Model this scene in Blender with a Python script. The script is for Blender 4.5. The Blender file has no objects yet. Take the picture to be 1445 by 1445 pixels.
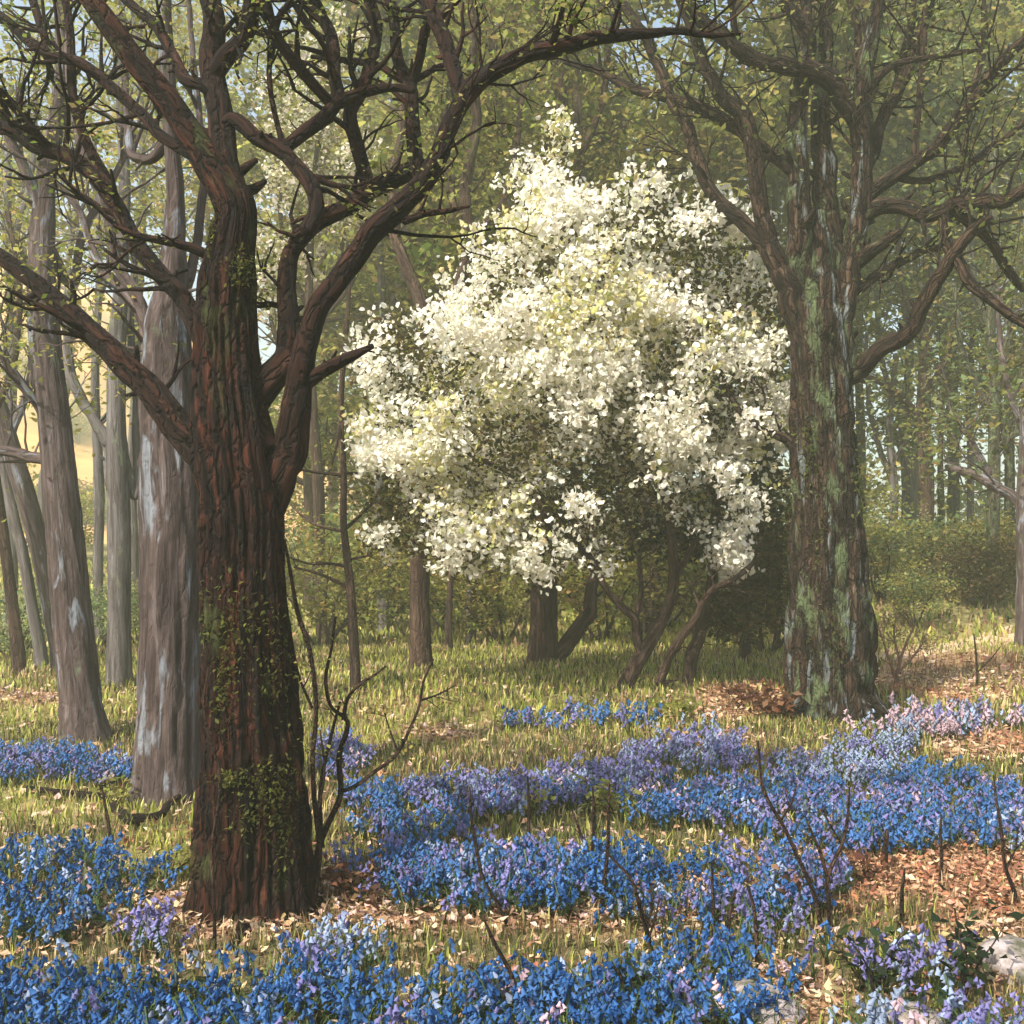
import bpy, math, random
import numpy as np

# ------------------------------------------------------------------ camera, sky, sun, exposure
SC = bpy.context.scene
F, CX, HY, EYE = 1549.0, 722.5, 800.0, 1.6          # focal length and horizon of the picture (1445 px), eye height
cam_d = bpy.data.cameras.new('camera'); cam = bpy.data.objects.new('camera', cam_d)
SC.collection.objects.link(cam)
cam.location = (0, 0, EYE); cam.rotation_euler = (math.radians(90), 0, 0)
cam_d.sensor_width = 36; cam_d.lens = 36 * F / 1445; cam_d.shift_y = (HY - CX) / 1445
cam_d.clip_start = 0.05; cam_d.clip_end = 2000
SC.camera = cam

SUN_EL, SUN_AZ = math.radians(46), math.radians(-140)   # azimuth from the view direction, negative = left
sdir = np.array([math.sin(SUN_AZ) * math.cos(SUN_EL), math.cos(SUN_AZ) * math.cos(SUN_EL), math.sin(SUN_EL)])
W = bpy.data.worlds.new('World'); SC.world = W; W.use_nodes = True
nt = W.node_tree; bg = nt.nodes['Background']
sky = nt.nodes.new('ShaderNodeTexSky'); sky.sky_type = 'NISHITA'; sky.sun_disc = False
sky.sun_elevation = SUN_EL; sky.sun_rotation = SUN_AZ; sky.dust_density = 3.0; sky.air_density = 1.0
nt.links.new(sky.outputs[0], bg.inputs[0]); bg.inputs[1].default_value = 0.15
sun_d = bpy.data.lights.new('sun', 'SUN'); sun_d.energy = 5.0; sun_d.angle = math.radians(0.6); sun_d.color = (1, .93, .80)
sun = bpy.data.objects.new('sun', sun_d); SC.collection.objects.link(sun)
from mathutils import Vector
sun.rotation_euler = Vector(sdir).to_track_quat('Z', 'Y').to_euler()
VS = SC.view_settings; VS.view_transform = 'Standard'; VS.look = 'None'; VS.gamma = 1; VS.use_curve_mapping = False
VS.exposure = 0.95
SC.cycles.max_bounces = 6; SC.cycles.transparent_max_bounces = 8; SC.cycles.volume_bounces = 1
SC.cycles.use_denoising = True

# ------------------------------------------------------------------ helpers
RS = np.random.RandomState
def h32(ix, iy, iz, seed):
    n = (ix.astype(np.uint32) * np.uint32(374761393) + iy.astype(np.uint32) * np.uint32(668265263)
         + iz.astype(np.uint32) * np.uint32(2147483647) + np.uint32((seed * 974711 + 12345) & 0xffffffff))
    n = (n ^ (n >> np.uint32(13))) * np.uint32(1274126177)
    n = (n ^ (n >> np.uint32(15))) * np.uint32(2246822519)
    n = n ^ (n >> np.uint32(16))
    return n.astype(np.float64) / 4294967295.0
def vnoise(p, seed=0):
    p = np.asarray(p, float); i = np.floor(p).astype(np.int64); f = p - i; f = f * f * (3 - 2 * f)
    r = 0
    for dx in (0, 1):
        wx = f[:, 0] if dx else 1 - f[:, 0]
        for dy in (0, 1):
            wy = f[:, 1] if dy else 1 - f[:, 1]
            for dz in (0, 1):
                wz = f[:, 2] if dz else 1 - f[:, 2]
                r = r + wx * wy * wz * h32(i[:, 0] + dx, i[:, 1] + dy, i[:, 2] + dz, seed)
    return r
def fbm(p, octv=3, seed=0):
    p = np.asarray(p, float); r = 0; a = .5; t = 0
    for k in range(octv):
        r = r + a * vnoise(p * 2 ** k, seed + 17 * k); t += a; a *= .5
    return r / t
def n2(x, y, s, octv=3, seed=0):
    x = np.atleast_1d(np.asarray(x, float)); y = np.atleast_1d(np.asarray(y, float))
    return fbm(np.stack([x * s, y * s, np.zeros_like(x) + 3.3], 1), octv, seed)
def sstep(a, b, x):
    t = np.clip((x - a) / (b - a), 0, 1); return t * t * (3 - 2 * t)

def gz(x, y):
    """height of the woodland floor"""
    x = np.atleast_1d(np.asarray(x, float)); y = np.atleast_1d(np.asarray(y, float))
    z = (n2(x, y, .55, 2, 5) - .5) * .12 + (n2(x, y, 2.2, 2, 6) - .5) * .035
    z = z + 2.4 * sstep(16, 30, y) * sstep(2.0, 7.0, x - (y - 16) * .1)
    z = z + 2.2 * sstep(19, 42, y) * (1 - sstep(2.0, 7.0, x - (y - 16) * .1)) + .25 * sstep(7, 14, y)
    return z
def P(px, py, Y): return np.array([(px - CX) * Y / F, Y, EYE - (py - HY) * Y / F])
def proj(x, y, z): return CX + x * F / y, HY + (EYE - z) * F / y
_ys = np.linspace(2.2, 60, 2900)
def ground_Y(px, py):
    """distance at which the sight line through a picture point meets the floor"""
    z = EYE - (py - HY) * _ys / F; g = gz((px - CX) * _ys / F, _ys)
    k = np.nonzero(z <= g)[0]
    return float(_ys[k[0]]) if len(k) else 40.0

COL = SC.collection
def tag(o, label=None, cat=None, group=None, kind=None):
    for k, v in (('label', label), ('category', cat), ('group', group), ('kind', kind)):
        if v: o[k] = v
    return o
def empty(name, loc, label=None, cat=None, group=None):
    o = bpy.data.objects.new(name, None); COL.objects.link(o); o.location = [float(v) for v in loc]
    o.empty_display_size = .2
    return tag(o, label, cat, group)

class MB:
    """collects pieces of ONE mesh"""
    def __init__(s): s.V = []; s.Q = []; s.T = []; s.A = {}; s.n = 0
    def add(s, V, Q=None, T=None, **attrs):
        V = np.asarray(V, float).reshape(-1, 3)
        if Q is not None and len(Q): s.Q.append(np.asarray(Q, np.int64).reshape(-1, 4) + s.n)
        if T is not None and len(T): s.T.append(np.asarray(T, np.int64).reshape(-1, 3) + s.n)
        for k, a in attrs.items(): s.A.setdefault(k, []).append(np.asarray(a, float))
        s.V.append(V); s.n += len(V)
    def build(s, name, mat, parent=None, origin=None, smooth=True):
        if not s.n: return None
        V = np.concatenate(s.V)
        if origin is None and parent is None: origin = (0, 0, 0)
        base = np.zeros(3)
        if parent is not None:
            b = parent
            while b is not None: base += np.array(b.location); b = b.parent
        elif origin is not None: base = np.array(origin, float)
        V = V - base
        Q = np.concatenate(s.Q) if s.Q else np.zeros((0, 4), np.int64)
        T = np.concatenate(s.T) if s.T else np.zeros((0, 3), np.int64)
        me = bpy.data.meshes.new(name)
        me.vertices.add(len(V)); me.vertices.foreach_set('co', V.astype(np.float32).ravel())
        nl = Q.size + T.size; me.loops.add(nl); me.polygons.add(len(Q) + len(T))
        me.loops.foreach_set('vertex_index', np.concatenate([Q.ravel(), T.ravel()]).astype(np.int32))
        ls = np.concatenate([np.arange(len(Q)) * 4, len(Q) * 4 + np.arange(len(T)) * 3]).astype(np.int32)
        me.polygons.foreach_set('loop_start', ls)
        me.polygons.foreach_set('use_smooth', np.full(len(Q) + len(T), smooth))
        for k, a in s.A.items():
            a = np.concatenate(a)
            if k == 'Col':
                at = me.attributes.new('Col', 'FLOAT_COLOR', 'POINT')
                at.data.foreach_set('color', np.concatenate([a, np.ones((len(a), 1))], 1).astype(np.float32).ravel())
            elif a.ndim == 2:
                at = me.attributes.new(k, 'FLOAT_VECTOR', 'POINT'); at.data.foreach_set('vector', a.astype(np.float32).ravel())
            else:
                at = me.attributes.new(k, 'FLOAT', 'POINT'); at.data.foreach_set('value', a.astype(np.float32).ravel())
        me.materials.append(mat); me.update(); me.validate()
        o = bpy.data.objects.new(name, me); COL.objects.link(o)
        if parent is not None: o.parent = parent
        else: o.location = base
        return o

# ------------------------------------------------------------------ materials
def newmat(name):
    m = bpy.data.materials.new(name); m.use_nodes = True; t = m.node_tree
    b = t.nodes['Principled BSDF']; return m, t, b
def ramp(t, fac, stops):
    r = t.nodes.new('ShaderNodeValToRGB'); e = r.color_ramp.elements
    while len(e) < len(stops): e.new(.5)
    for k, (p, c) in enumerate(stops): e[k].position = p; e[k].color = (*c, 1)
    t.links.new(fac, r.inputs[0]); return r.outputs[0]
def mixc(t, fac, a, b):
    m = t.nodes.new('ShaderNodeMix'); m.data_type = 'RGBA'
    if isinstance(fac, (int, float)): m.inputs[0].default_value = fac
    else: t.links.new(fac, m.inputs[0])
    for s, v in ((6, a), (7, b)):
        if isinstance(v, tuple): m.inputs[s].default_value = (*v, 1)
        else: t.links.new(v, m.inputs[s])
    return m.outputs[2]
def noise(t, vec, scale, detail=4, rough=.6, dist=0.):
    n = t.nodes.new('ShaderNodeTexNoise'); n.inputs['Scale'].default_value = scale; n.inputs['Detail'].default_value = detail
    n.inputs['Roughness'].default_value = rough; n.inputs['Distortion'].default_value = dist
    if vec is not None: t.links.new(vec, n.inputs['Vector'])
    return n.outputs[0]
def mapping(t, vec, sc):
    m = t.nodes.new('ShaderNodeMapping'); m.inputs['Scale'].default_value = sc; t.links.new(vec, m.inputs['Vector']); return m.outputs[0]
def attr(t, name):
    a = t.nodes.new('ShaderNodeAttribute'); a.attribute_name = name; return a

def bark_mat(name, dark, mid, warm, pale, moss=None, moss_amt=.0, fine=1.0, patch=None, patch_amt=0., crk=.75):
    m, t, b = newmat(name); v = attr(t, 'bark').outputs['Vector']
    s = mapping(t, v, (24 * fine, 24 * fine, 2.2 * fine))
    streak = noise(t, s, 1.0, 7, .68, .7)
    c = ramp(t, streak, [(.36, dark), (.46, mid), (.56, warm), (.70, pale)])  # bark tones, with furrow shade put into the dark end of the streaks
    vo = t.nodes.new('ShaderNodeTexVoronoi'); vo.feature = 'DISTANCE_TO_EDGE'; vo.inputs['Scale'].default_value = 1.0
    wv_ = t.nodes.new('ShaderNodeVectorMath'); wv_.operation = 'ADD'
    nn = t.nodes.new('ShaderNodeTexNoise'); nn.inputs['Scale'].default_value = 9; nn.inputs['Detail'].default_value = 3; t.links.new(v, nn.inputs['Vector'])
    sc_ = t.nodes.new('ShaderNodeVectorMath'); sc_.operation = 'SCALE'; sc_.inputs['Scale'].default_value = .10; t.links.new(nn.outputs['Color'], sc_.inputs[0])
    t.links.new(v, wv_.inputs[0]); t.links.new(sc_.outputs[0], wv_.inputs[1])
    t.links.new(mapping(t, wv_.outputs[0], (19 * fine, 19 * fine, 4.6 * fine)), vo.inputs['Vector'])
    crack = ramp(t, vo.outputs['Distance'], [(.0, (0,) * 3), (.16, (1,) * 3)])
    c = mixc(t, crack, mixc(t, crk, c, dark), c)
    s2 = noise(t, mapping(t, v, (7 * fine, 7 * fine, 1.0 * fine)), 1.0, 3, .55, .8)
    c = mixc(t, ramp(t, s2, [(.38, (.85,) * 3), (.62, (0,) * 3)]), c, mixc(t, .55, c, dark))
    if patch:
        pn = noise(t, mapping(t, v, (9, 9, 1.7)), 1.0, 5, .6, .6)
        c = mixc(t, ramp(t, pn, [(.62 - patch_amt, (0,) * 3), (.70 - patch_amt, (.85,) * 3)]), c, patch)
    if moss:
        mn = noise(t, mapping(t, v, (5, 5, 2.2)), 1.0, 6, .65, .3)
        c = mixc(t, ramp(t, mn, [(.66 - moss_amt, (0,) * 3), (.74 - moss_amt, (.9,) * 3)]), c, moss)
    t.links.new(c, b.inputs['Base Color']); b.inputs['Roughness'].default_value = .9
    b.inputs['Specular IOR Level'].default_value = .2
    bp = t.nodes.new('ShaderNodeBump'); bp.inputs['Strength'].default_value = 1.0; bp.inputs['Distance'].default_value = .05
    ad = t.nodes.new('ShaderNodeMath'); ad.operation = 'MULTIPLY_ADD'; t.links.new(crack, ad.inputs[0]); ad.inputs[1].default_value = .6 * crk; t.links.new(streak, ad.inputs[2])
    t.links.new(ad.outputs[0], bp.inputs['Height']); t.links.new(bp.outputs[0], b.inputs['Normal'])
    return m
def leaf_mat(name, trans=.4, rough=.65, spec=.25):
    m, t, b = newmat(name); c = attr(t, 'Col').outputs['Color']
    t.links.new(c, b.inputs['Base Color']); b.inputs['Roughness'].default_value = rough
    b.inputs['Specular IOR Level'].default_value = spec
    tr = t.nodes.new('ShaderNodeBsdfTranslucent'); t.links.new(c, tr.inputs[0])
    mx = t.nodes.new('ShaderNodeMixShader'); mx.inputs[0].default_value = trans
    t.links.new(b.outputs[0], mx.inputs[1]); t.links.new(tr.outputs[0], mx.inputs[2])
    t.links.new(mx.outputs[0], t.nodes['Material Output'].inputs['Surface'])
    return m

M = {}
M['oak'] = bark_mat('oak_bark', (.003, .0018, .0016), (.012, .0045, .003), (.062, .015, .007), (.13, .046, .023), (.04, .047, .014), .09)
M['limb'] = bark_mat('oak_limb_bark', (.003, .002, .0016), (.012, .005, .0035), (.042, .013, .007), (.09, .038, .023), (.05, .05, .02), .0)
M['beech'] = bark_mat('mossy_bark', (.005, .004, .003), (.022, .012, .008), (.065, .034, .02), (.15, .115, .08), (.10, .13, .06), .13,
                      patch=(.17, .195, .195), patch_amt=.045)
M['beech_limb'] = bark_mat('dark_limb_bark', (.006, .005, .004), (.026, .015, .010), (.065, .034, .021), (.13, .10, .07), (.07, .08, .035), .08)
M['grey'] = bark_mat('grey_bark', (.035, .025, .024), (.07, .05, .046), (.12, .086, .078), (.21, .185, .19), (.12, .14, .09), .05, .7,
                     patch=(.20, .22, .25), patch_amt=.05, crk=.18)
M['pale'] = bark_mat('pale_bark', (.05, .043, .042), (.10, .085, .08), (.15, .135, .13), (.26, .25, .25), (.16, .19, .12), .08, .7, crk=.12)
M['brown'] = bark_mat('brown_bark', (.014, .009, .007), (.05, .028, .02), (.10, .058, .04), (.17, .12, .09), (.09, .10, .04), .04, .8, crk=.4)
M['wood_green'] = bark_mat('greenish_bark', (.03, .032, .02), (.07, .07, .04), (.11, .10, .06), (.18, .19, .12), (.10, .13, .06), .10, .8)
M['shoot'] = bark_mat('pinkish_shoot_bark', (.10, .06, .04), (.20, .11, .08), (.30, .18, .12), (.4, .28, .2), None, 0, 2.0, crk=0)
M['stalk'] = bark_mat('stalk_bark', (.012, .008, .006), (.04, .02, .014), (.09, .045, .03), (.2, .14, .1), None, 0, 2.0)
M['leaf'] = leaf_mat('leaves', .62)
M['petal'] = leaf_mat('petals', .5, .6, .2)
M['bluebell'] = leaf_mat('bluebell_petals', .3, .55, .25)
M['grass'] = leaf_mat('grass_blades', .35, .6, .2)
M['litter'] = leaf_mat('dead_leaves', .12, .75, .2)

# ------------------------------------------------------------------ tubes
def smooth_path(pts, rad, step):
    pts = np.asarray(pts, float); rad = np.asarray(rad, float)
    if len(pts) == 2: pts = np.array([pts[0], (pts[0] + pts[1]) / 2, pts[1]]); rad = np.array([rad[0], rad.mean(), rad[1]])
    d = np.maximum(np.linalg.norm(np.diff(pts, axis=0), axis=1), 1e-6); t = np.concatenate([[0], np.cumsum(d)])
    m = np.zeros_like(pts); sl = np.diff(pts, axis=0) / d[:, None]
    m[0] = sl[0]; m[-1] = sl[-1]; m[1:-1] = (sl[:-1] * d[1:, None] + sl[1:] * d[:-1, None]) / (d[1:] + d[:-1])[:, None]
    n = max(4, int(t[-1] / step) + 1); u = np.linspace(0, t[-1], n)
    k = np.clip(np.searchsorted(t, u, side='right') - 1, 0, len(d) - 1)
    x = ((u - t[k]) / d[k])[:, None]; D = d[k][:, None]
    p = (2 * x**3 - 3 * x**2 + 1) * pts[k] + (x**3 - 2 * x**2 + x) * D * m[k] + (-2 * x**3 + 3 * x**2) * pts[k + 1] + (x**3 - x**2) * D * m[k + 1]
    xs = x[:, 0]; xs = xs * xs * (3 - 2 * xs); r = rad[k] * (1 - xs) + rad[k + 1] * xs
    return p, r, u
def frames(p):
    T = np.gradient(p, axis=0); T /= np.maximum(np.linalg.norm(T, axis=1), 1e-9)[:, None]
    N = np.zeros_like(p); a = np.array([0, -1.0, 0]) if abs(T[0, 1]) < .9 else np.array([1.0, 0, 0])
    v = a - T[0] * (a @ T[0]); v /= np.linalg.norm(v)
    for i in range(len(p)):
        v = v - T[i] * (v @ T[i]); v /= max(np.linalg.norm(v), 1e-9); N[i] = v
    return T, N, np.cross(T, N)
def tube(mb, pts, rad, nseg=12, step=.06, ridge=.0, rf=3.0, seed=0, wob=0., flare=None, lump=.0, closed=True, sub=True):
    if sub: p, r, u = smooth_path(pts, rad, step)
    else:
        p = np.asarray(pts, float); r = np.asarray(rad, float)
        u = np.concatenate([[0], np.cumsum(np.linalg.norm(np.diff(p, axis=0), axis=1))])
    if wob:
        w = np.stack([vnoise(np.stack([u * 2.1, u * 0 + k * 9.7, u * 0 + seed], 1), 40 + k) - .5 for k in range(3)], 1)
        w = w + .45 * np.stack([vnoise(np.stack([u * 7.3, u * 0 + k * 5.1, u * 0 + seed], 1), 60 + k) - .5 for k in range(3)], 1)
        p = p + w * (2 * wob * r)[:, None] * np.minimum(1, u / (.4 + 1e-6))[:, None]
    T, N, B = frames(p); n = len(p)
    th = np.arange(nseg) * 2 * math.pi / nseg; c, s = np.cos(th), np.sin(th)
    R = np.repeat(r[:, None], nseg, 1)
    cs = np.tile(c, n); sn = np.tile(s, n); uu = np.repeat(u, nseg); rr = R.ravel()
    if ridge:
        rfq = rf
        a = vnoise(np.stack([cs * rfq + 7, sn * rfq + 3, uu * 1.1 / max(.25, r.max() * 2.5) + seed * 3.1], 1), seed)
        b = vnoise(np.stack([cs * rfq * 2.4, sn * rfq * 2.4 + 5, uu * 3.2 + seed], 1), seed + 5)
        e = vnoise(np.stack([cs * 1.1, sn * 1.1, uu * .9 + seed], 1), seed + 9)
        g_ = vnoise(np.stack([cs * rfq * 4.2 + 2, sn * rfq * 4.2 + 5, uu * 4.5 + seed], 1), seed + 15)
        rg = np.minimum(1, np.abs(2 * a - 1) * 2.6); rb = np.minimum(1, np.abs(2 * b - 1) * 2.6); rh = np.minimum(1, np.abs(2 * g_ - 1) * 2.2)
        rr = rr * (1 + ridge * (.75 * (rg - .7) + .50 * (rb - .7) + .28 * (rh - .6) + 1.0 * (e - .5)))
    if lump:
        rr = rr * (1 + lump * (vnoise(np.stack([cs * 1.3, sn * 1.3, uu * 5 / max(.2, 10 * r.max()) + seed], 1), seed + 21) - .5))
    if flare:
        h, amt, k = flare
        f = np.exp(-uu / h) * amt
        lob = .55 + .9 * vnoise(np.stack([cs * k, sn * k, uu * 0 + seed], 1), seed + 31)
        rr = rr * (1 + f * lob)
    off = (N[:, None, :] * c[None, :, None] + B[:, None, :] * s[None, :, None]).reshape(-1, 3)
    V = np.repeat(p, nseg, 0) + off * rr[:, None]
    i = np.arange(n - 1)[:, None] * nseg; j = np.arange(nseg)[None, :]; j2 = (j + 1) % nseg
    Q = np.stack([i + j, i + j2, i + nseg + j2, i + nseg + j], -1).reshape(-1, 4)
    bark = np.stack([cs * rr, sn * rr, uu + seed * .37], 1)
    V = np.concatenate([V, p[-1:] + T[-1:] * r[-1] * .6]); bark = np.concatenate([bark, [[0, 0, u[-1]]]])
    e0 = (n - 1) * nseg; ci = n * nseg
    Tt = np.stack([e0 + np.arange(nseg), e0 + (np.arange(nseg) + 1) % nseg, np.full(nseg, ci)], 1)
    mb.add(V, Q, Tt, bark=bark)
    return p, r, T

def unit(v): return v / max(np.linalg.norm(v), 1e-9)
def twigs(mb, path, rad, n, L, rs, up=.25, lo=.25, sub=2, r0=None, tips=None, nseg=4):
    """side shoots growing out of a limb"""
    T = np.gradient(path, axis=0)
    for _ in range(n):
        k = int(rs.uniform(lo, .99) * (len(path) - 1)); t = unit(T[k])
        q = unit(rs.normal(size=3) - 0); q = unit(q - t * (q @ t))
        d = unit(t * rs.uniform(.3, 1.0) + q + np.array([0, 0, up])); l = L * rs.uniform(.5, 1.25)
        rr = min(rad[k] * .55, (r0 or .012) * rs.uniform(.7, 1.3))
        grow(mb, path[k], d, l, rr, rs, up, sub, tips, nseg)
def grow(mb, p, d, l, r, rs, up, sub, tips, nseg=4):
    n = 6; pts = [p]; dd = d.copy()
    for i in range(n):
        dd = unit(dd + rs.normal(size=3) * .15 + np.array([0, 0, up * .2])); pts.append(pts[-1] + dd * l / n)
    rad = np.linspace(r, r * .35, n + 1); tube(mb, np.array(pts), rad, nseg, 1, seed=int(rs.randint(999)), sub=False)
    if tips is not None:
        tips.append((pts[-1], dd))
        if rs.rand() < .6: tips.append((pts[3], dd))
    if sub > 0:
        for i in rs.choice(np.arange(2, n + 1), size=rs.randint(1, 3), replace=False):
            q = rs.normal(size=3); d2 = unit(unit(pts[i] - pts[i - 1]) * .9 + unit(q) * .75)
            grow(mb, pts[i], d2, l * rs.uniform(.4, .7), max(r * .6, .002), rs, up, sub - 1, tips, nseg)

# ------------------------------------------------------------------ leaves
def leaf_quads(mb, C, L, Wd, col, rs, flat=.35, D=None, fold=False):
    """small pointed leaf faces at centres C, any direction (flat = how much they lie level)"""
    n = len(C)
    nr = rs.normal(size=(n, 3)); nr[:, 2] = nr[:, 2] + flat * 2.2 * np.sign(nr[:, 2] + 1e-9) * (flat > 0); nr /= np.linalg.norm(nr, axis=1)[:, None]
    a = rs.normal(size=(n, 3)) if D is None else D + rs.normal(size=(n, 3)) * .35
    a = a - nr * (a * nr).sum(1)[:, None]; a /= np.maximum(np.linalg.norm(a, axis=1), 1e-6)[:, None]
    b = np.cross(nr, a); L = np.broadcast_to(L, (n,))[:, None]; Wd = np.broadcast_to(Wd, (n,))[:, None]
    lift = nr * L * .12
    v0 = C - a * L * .5; v1 = C - a * L * .05 + b * Wd * .5 + lift; v2 = C + a * L * .5; v3 = C - a * L * .05 - b * Wd * .5 + lift
    V = np.stack([v0, v1, v2, v3], 1).reshape(-1, 3); i = np.arange(n) * 4
    if fold: mb.add(V, None, np.concatenate([np.stack([i, i + 1, i + 2], 1), np.stack([i, i + 2, i + 3], 1)]), Col=np.repeat(col, 4, 0))
    else: mb.add(V, np.stack([i, i + 1, i + 2, i + 3], 1), Col=np.repeat(col, 4, 0))
def petal_faces(mb, C, S, col, rs):
    """small rounded cupped petals"""
    n = len(C); nr = rs.normal(size=(n, 3)); nr /= np.linalg.norm(nr, axis=1)[:, None]
    a = np.cross(nr, rs.normal(size=(n, 3))); a /= np.linalg.norm(a, axis=1)[:, None]; b = np.cross(nr, a); V = []
    for k in range(6):
        u = k * math.pi / 3; q = (S * .5 * rs.uniform(.75, 1.2, n))[:, None]; V.append(C + q * (a * math.cos(u) + b * .8 * math.sin(u)) + nr * q * .5 * math.cos(u) ** 2)
    i = np.arange(n)[:, None] * 6
    mb.add(np.stack(V, 1).reshape(-1, 3), np.concatenate([i + [0, 1, 2, 3], i + [0, 3, 4, 5]]), Col=np.repeat(col, 6, 0))
def pal(rs, n, cols, var=.18):
    c = np.array(cols)[rs.randint(len(cols), size=n)]
    return np.clip(c * (1 + rs.normal(size=(n, 1)) * var) * (1 + rs.normal(size=(n, 3)) * var * .35), .004, .95)
def clumps(mb, ells, nclump, per, size, cols, rs, shell=.55, cs=.45, flat=.35):
    """leaf clumps spread through a set of ellipsoids (centre, radii)"""
    vol = np.array([np.prod(e[1]) ** (2 / 3.) for e in ells]); vol = vol / vol.sum()
    which = rs.choice(len(ells), size=nclump, p=vol)
    c0 = np.array([e[0] for e in ells])[which]; r0 = np.array([e[1] for e in ells])[which]
    d = rs.normal(size=(nclump, 3)); d /= np.linalg.norm(d, axis=1)[:, None]
    q = rs.uniform(shell ** 3, 1, nclump) ** (1 / 3.)
    cc = c0 + d * r0 * q[:, None]
    base = pal(rs, nclump, cols, .22)
    k = rs.poisson(per, nclump) + 1; idx = np.repeat(np.arange(nclump), k); n = len(idx)
    sp = cs * rs.uniform(.6, 1.4, nclump)
    o = rs.normal(size=(n, 3)) * np.array([1, 1, .6])
    C = cc[idx] + o * sp[idx][:, None] * .55
    col = np.clip(base[idx] * (1 + rs.normal(size=(n, 1)) * .18), .004, .95)
    s = size * rs.uniform(.6, 1.35, n)
    leaf_quads(mb, C, s, s * .58, col, rs, flat)

GREEN = [(.17, .19, .04), (.23, .24, .055), (.29, .28, .08), (.12, .14, .03), (.30, .27, .08), (.16, .12, .04)]
OLIVE = [(.12, .115, .03), (.16, .15, .035), (.08, .075, .02), (.20, .18, .05), (.13, .09, .03)]
YELLOW = [(.30, .28, .07), (.23, .24, .055), (.36, .31, .09), (.18, .19, .045)]
COOL = [(.17, .22, .09), (.22, .27, .12), (.13, .18, .07), (.27, .31, .13)]

# ------------------------------------------------------------------ GROUND, PATH, GLOW SLOPE
def in_ell(px, py, E, nz):
    m = np.zeros_like(px)
    for (cx, cy, rx, ry, *w) in E:
        d = np.sqrt(((px - cx) / rx) ** 2 + ((py - cy) / ry) ** 2)
        m = np.maximum(m, (w[0] if w else 1) * sstep(1.25, .75, d + nz))
    return m
LITTER = [(740, 1272, 290, 42), (520, 1260, 90, 40), (980, 1275, 200, 34), (1250, 1225, 180, 45), (1390, 1230, 80, 70), (1065, 988, 75, 22), (1350, 955, 140, 34),
          (1390, 1052, 90, 22), (1000, 1048, 70, 12), (620, 1036, 60, 12), (900, 1290, 160, 24), (110, 1275, 200, 22), (1100, 1405, 90, 40),
          (1410, 1330, 70, 60), (330, 1300, 120, 26), (40, 985, 80, 10), (1010, 1010, 80, 12), (150, 1300, 170, 24), (560, 1300, 120, 20)]
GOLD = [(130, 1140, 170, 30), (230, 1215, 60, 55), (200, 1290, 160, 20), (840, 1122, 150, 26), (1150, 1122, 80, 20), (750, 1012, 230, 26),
        (1360, 905, 160, 26), (600, 1000, 110, 22), (1000, 1290, 110, 26), (60, 1000, 160, 24), (1330, 1180, 80, 20), (560, 1040, 120, 20)]  # bands where sunlit yellow is put into the grass and floor colour
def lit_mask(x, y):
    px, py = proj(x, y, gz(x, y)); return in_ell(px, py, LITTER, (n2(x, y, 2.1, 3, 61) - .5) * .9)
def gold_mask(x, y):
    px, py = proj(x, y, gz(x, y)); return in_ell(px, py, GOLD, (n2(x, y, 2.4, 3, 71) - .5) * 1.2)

def ground_grid(ys, us, zf, k=1.15, off=7):
    Y, U = np.meshgrid(ys, us, indexing='ij'); X = U * (Y + off) * k
    x, y = X.ravel(), Y.ravel(); z = zf(x, y); n, m = Y.shape
    i = np.arange(n - 1)[:, None] * m; j = np.arange(m - 1)[None, :]
    return np.stack([x, y, z], 1), np.stack([i + j, i + j + 1, i + m + j + 1, i + m + j], -1).reshape(-1, 4)
ys = np.concatenate([np.linspace(-6, 2, 14)[:-1], 2 + 178 * (np.linspace(0, 1, 330) ** 2.3)])
V, Q = ground_grid(ys, np.linspace(-1, 1, 240), gz)
yy = np.maximum(V[:, 1], .3)
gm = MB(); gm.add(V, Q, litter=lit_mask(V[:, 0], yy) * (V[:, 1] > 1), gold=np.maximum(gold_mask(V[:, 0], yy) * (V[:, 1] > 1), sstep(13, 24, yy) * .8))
m, t, b = newmat('woodland_floor'); co = t.nodes.new('ShaderNodeTexCoord').outputs['Object']
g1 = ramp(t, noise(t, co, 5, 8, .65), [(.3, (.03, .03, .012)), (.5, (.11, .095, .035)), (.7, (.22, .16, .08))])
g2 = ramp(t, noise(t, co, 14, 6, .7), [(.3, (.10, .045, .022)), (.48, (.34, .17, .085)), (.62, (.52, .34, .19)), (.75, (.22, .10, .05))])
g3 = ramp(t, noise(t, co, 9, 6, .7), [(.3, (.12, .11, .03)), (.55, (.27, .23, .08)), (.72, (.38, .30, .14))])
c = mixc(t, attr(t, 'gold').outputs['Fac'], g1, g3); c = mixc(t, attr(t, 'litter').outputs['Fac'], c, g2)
t.links.new(c, b.inputs['Base Color']); b.inputs['Roughness'].default_value = .95
bp = t.nodes.new('ShaderNodeBump'); bp.inputs['Strength'].default_value = .8; bp.inputs['Distance'].default_value = .03
t.links.new(noise(t, co, 30, 6, .7), bp.inputs['Height']); t.links.new(bp.outputs[0], b.inputs['Normal'])
M['ground'] = m
tag(gm.build('ground', m), 'woodland floor of grass, soil and fallen leaves under the trees', 'ground', kind='structure')

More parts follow.
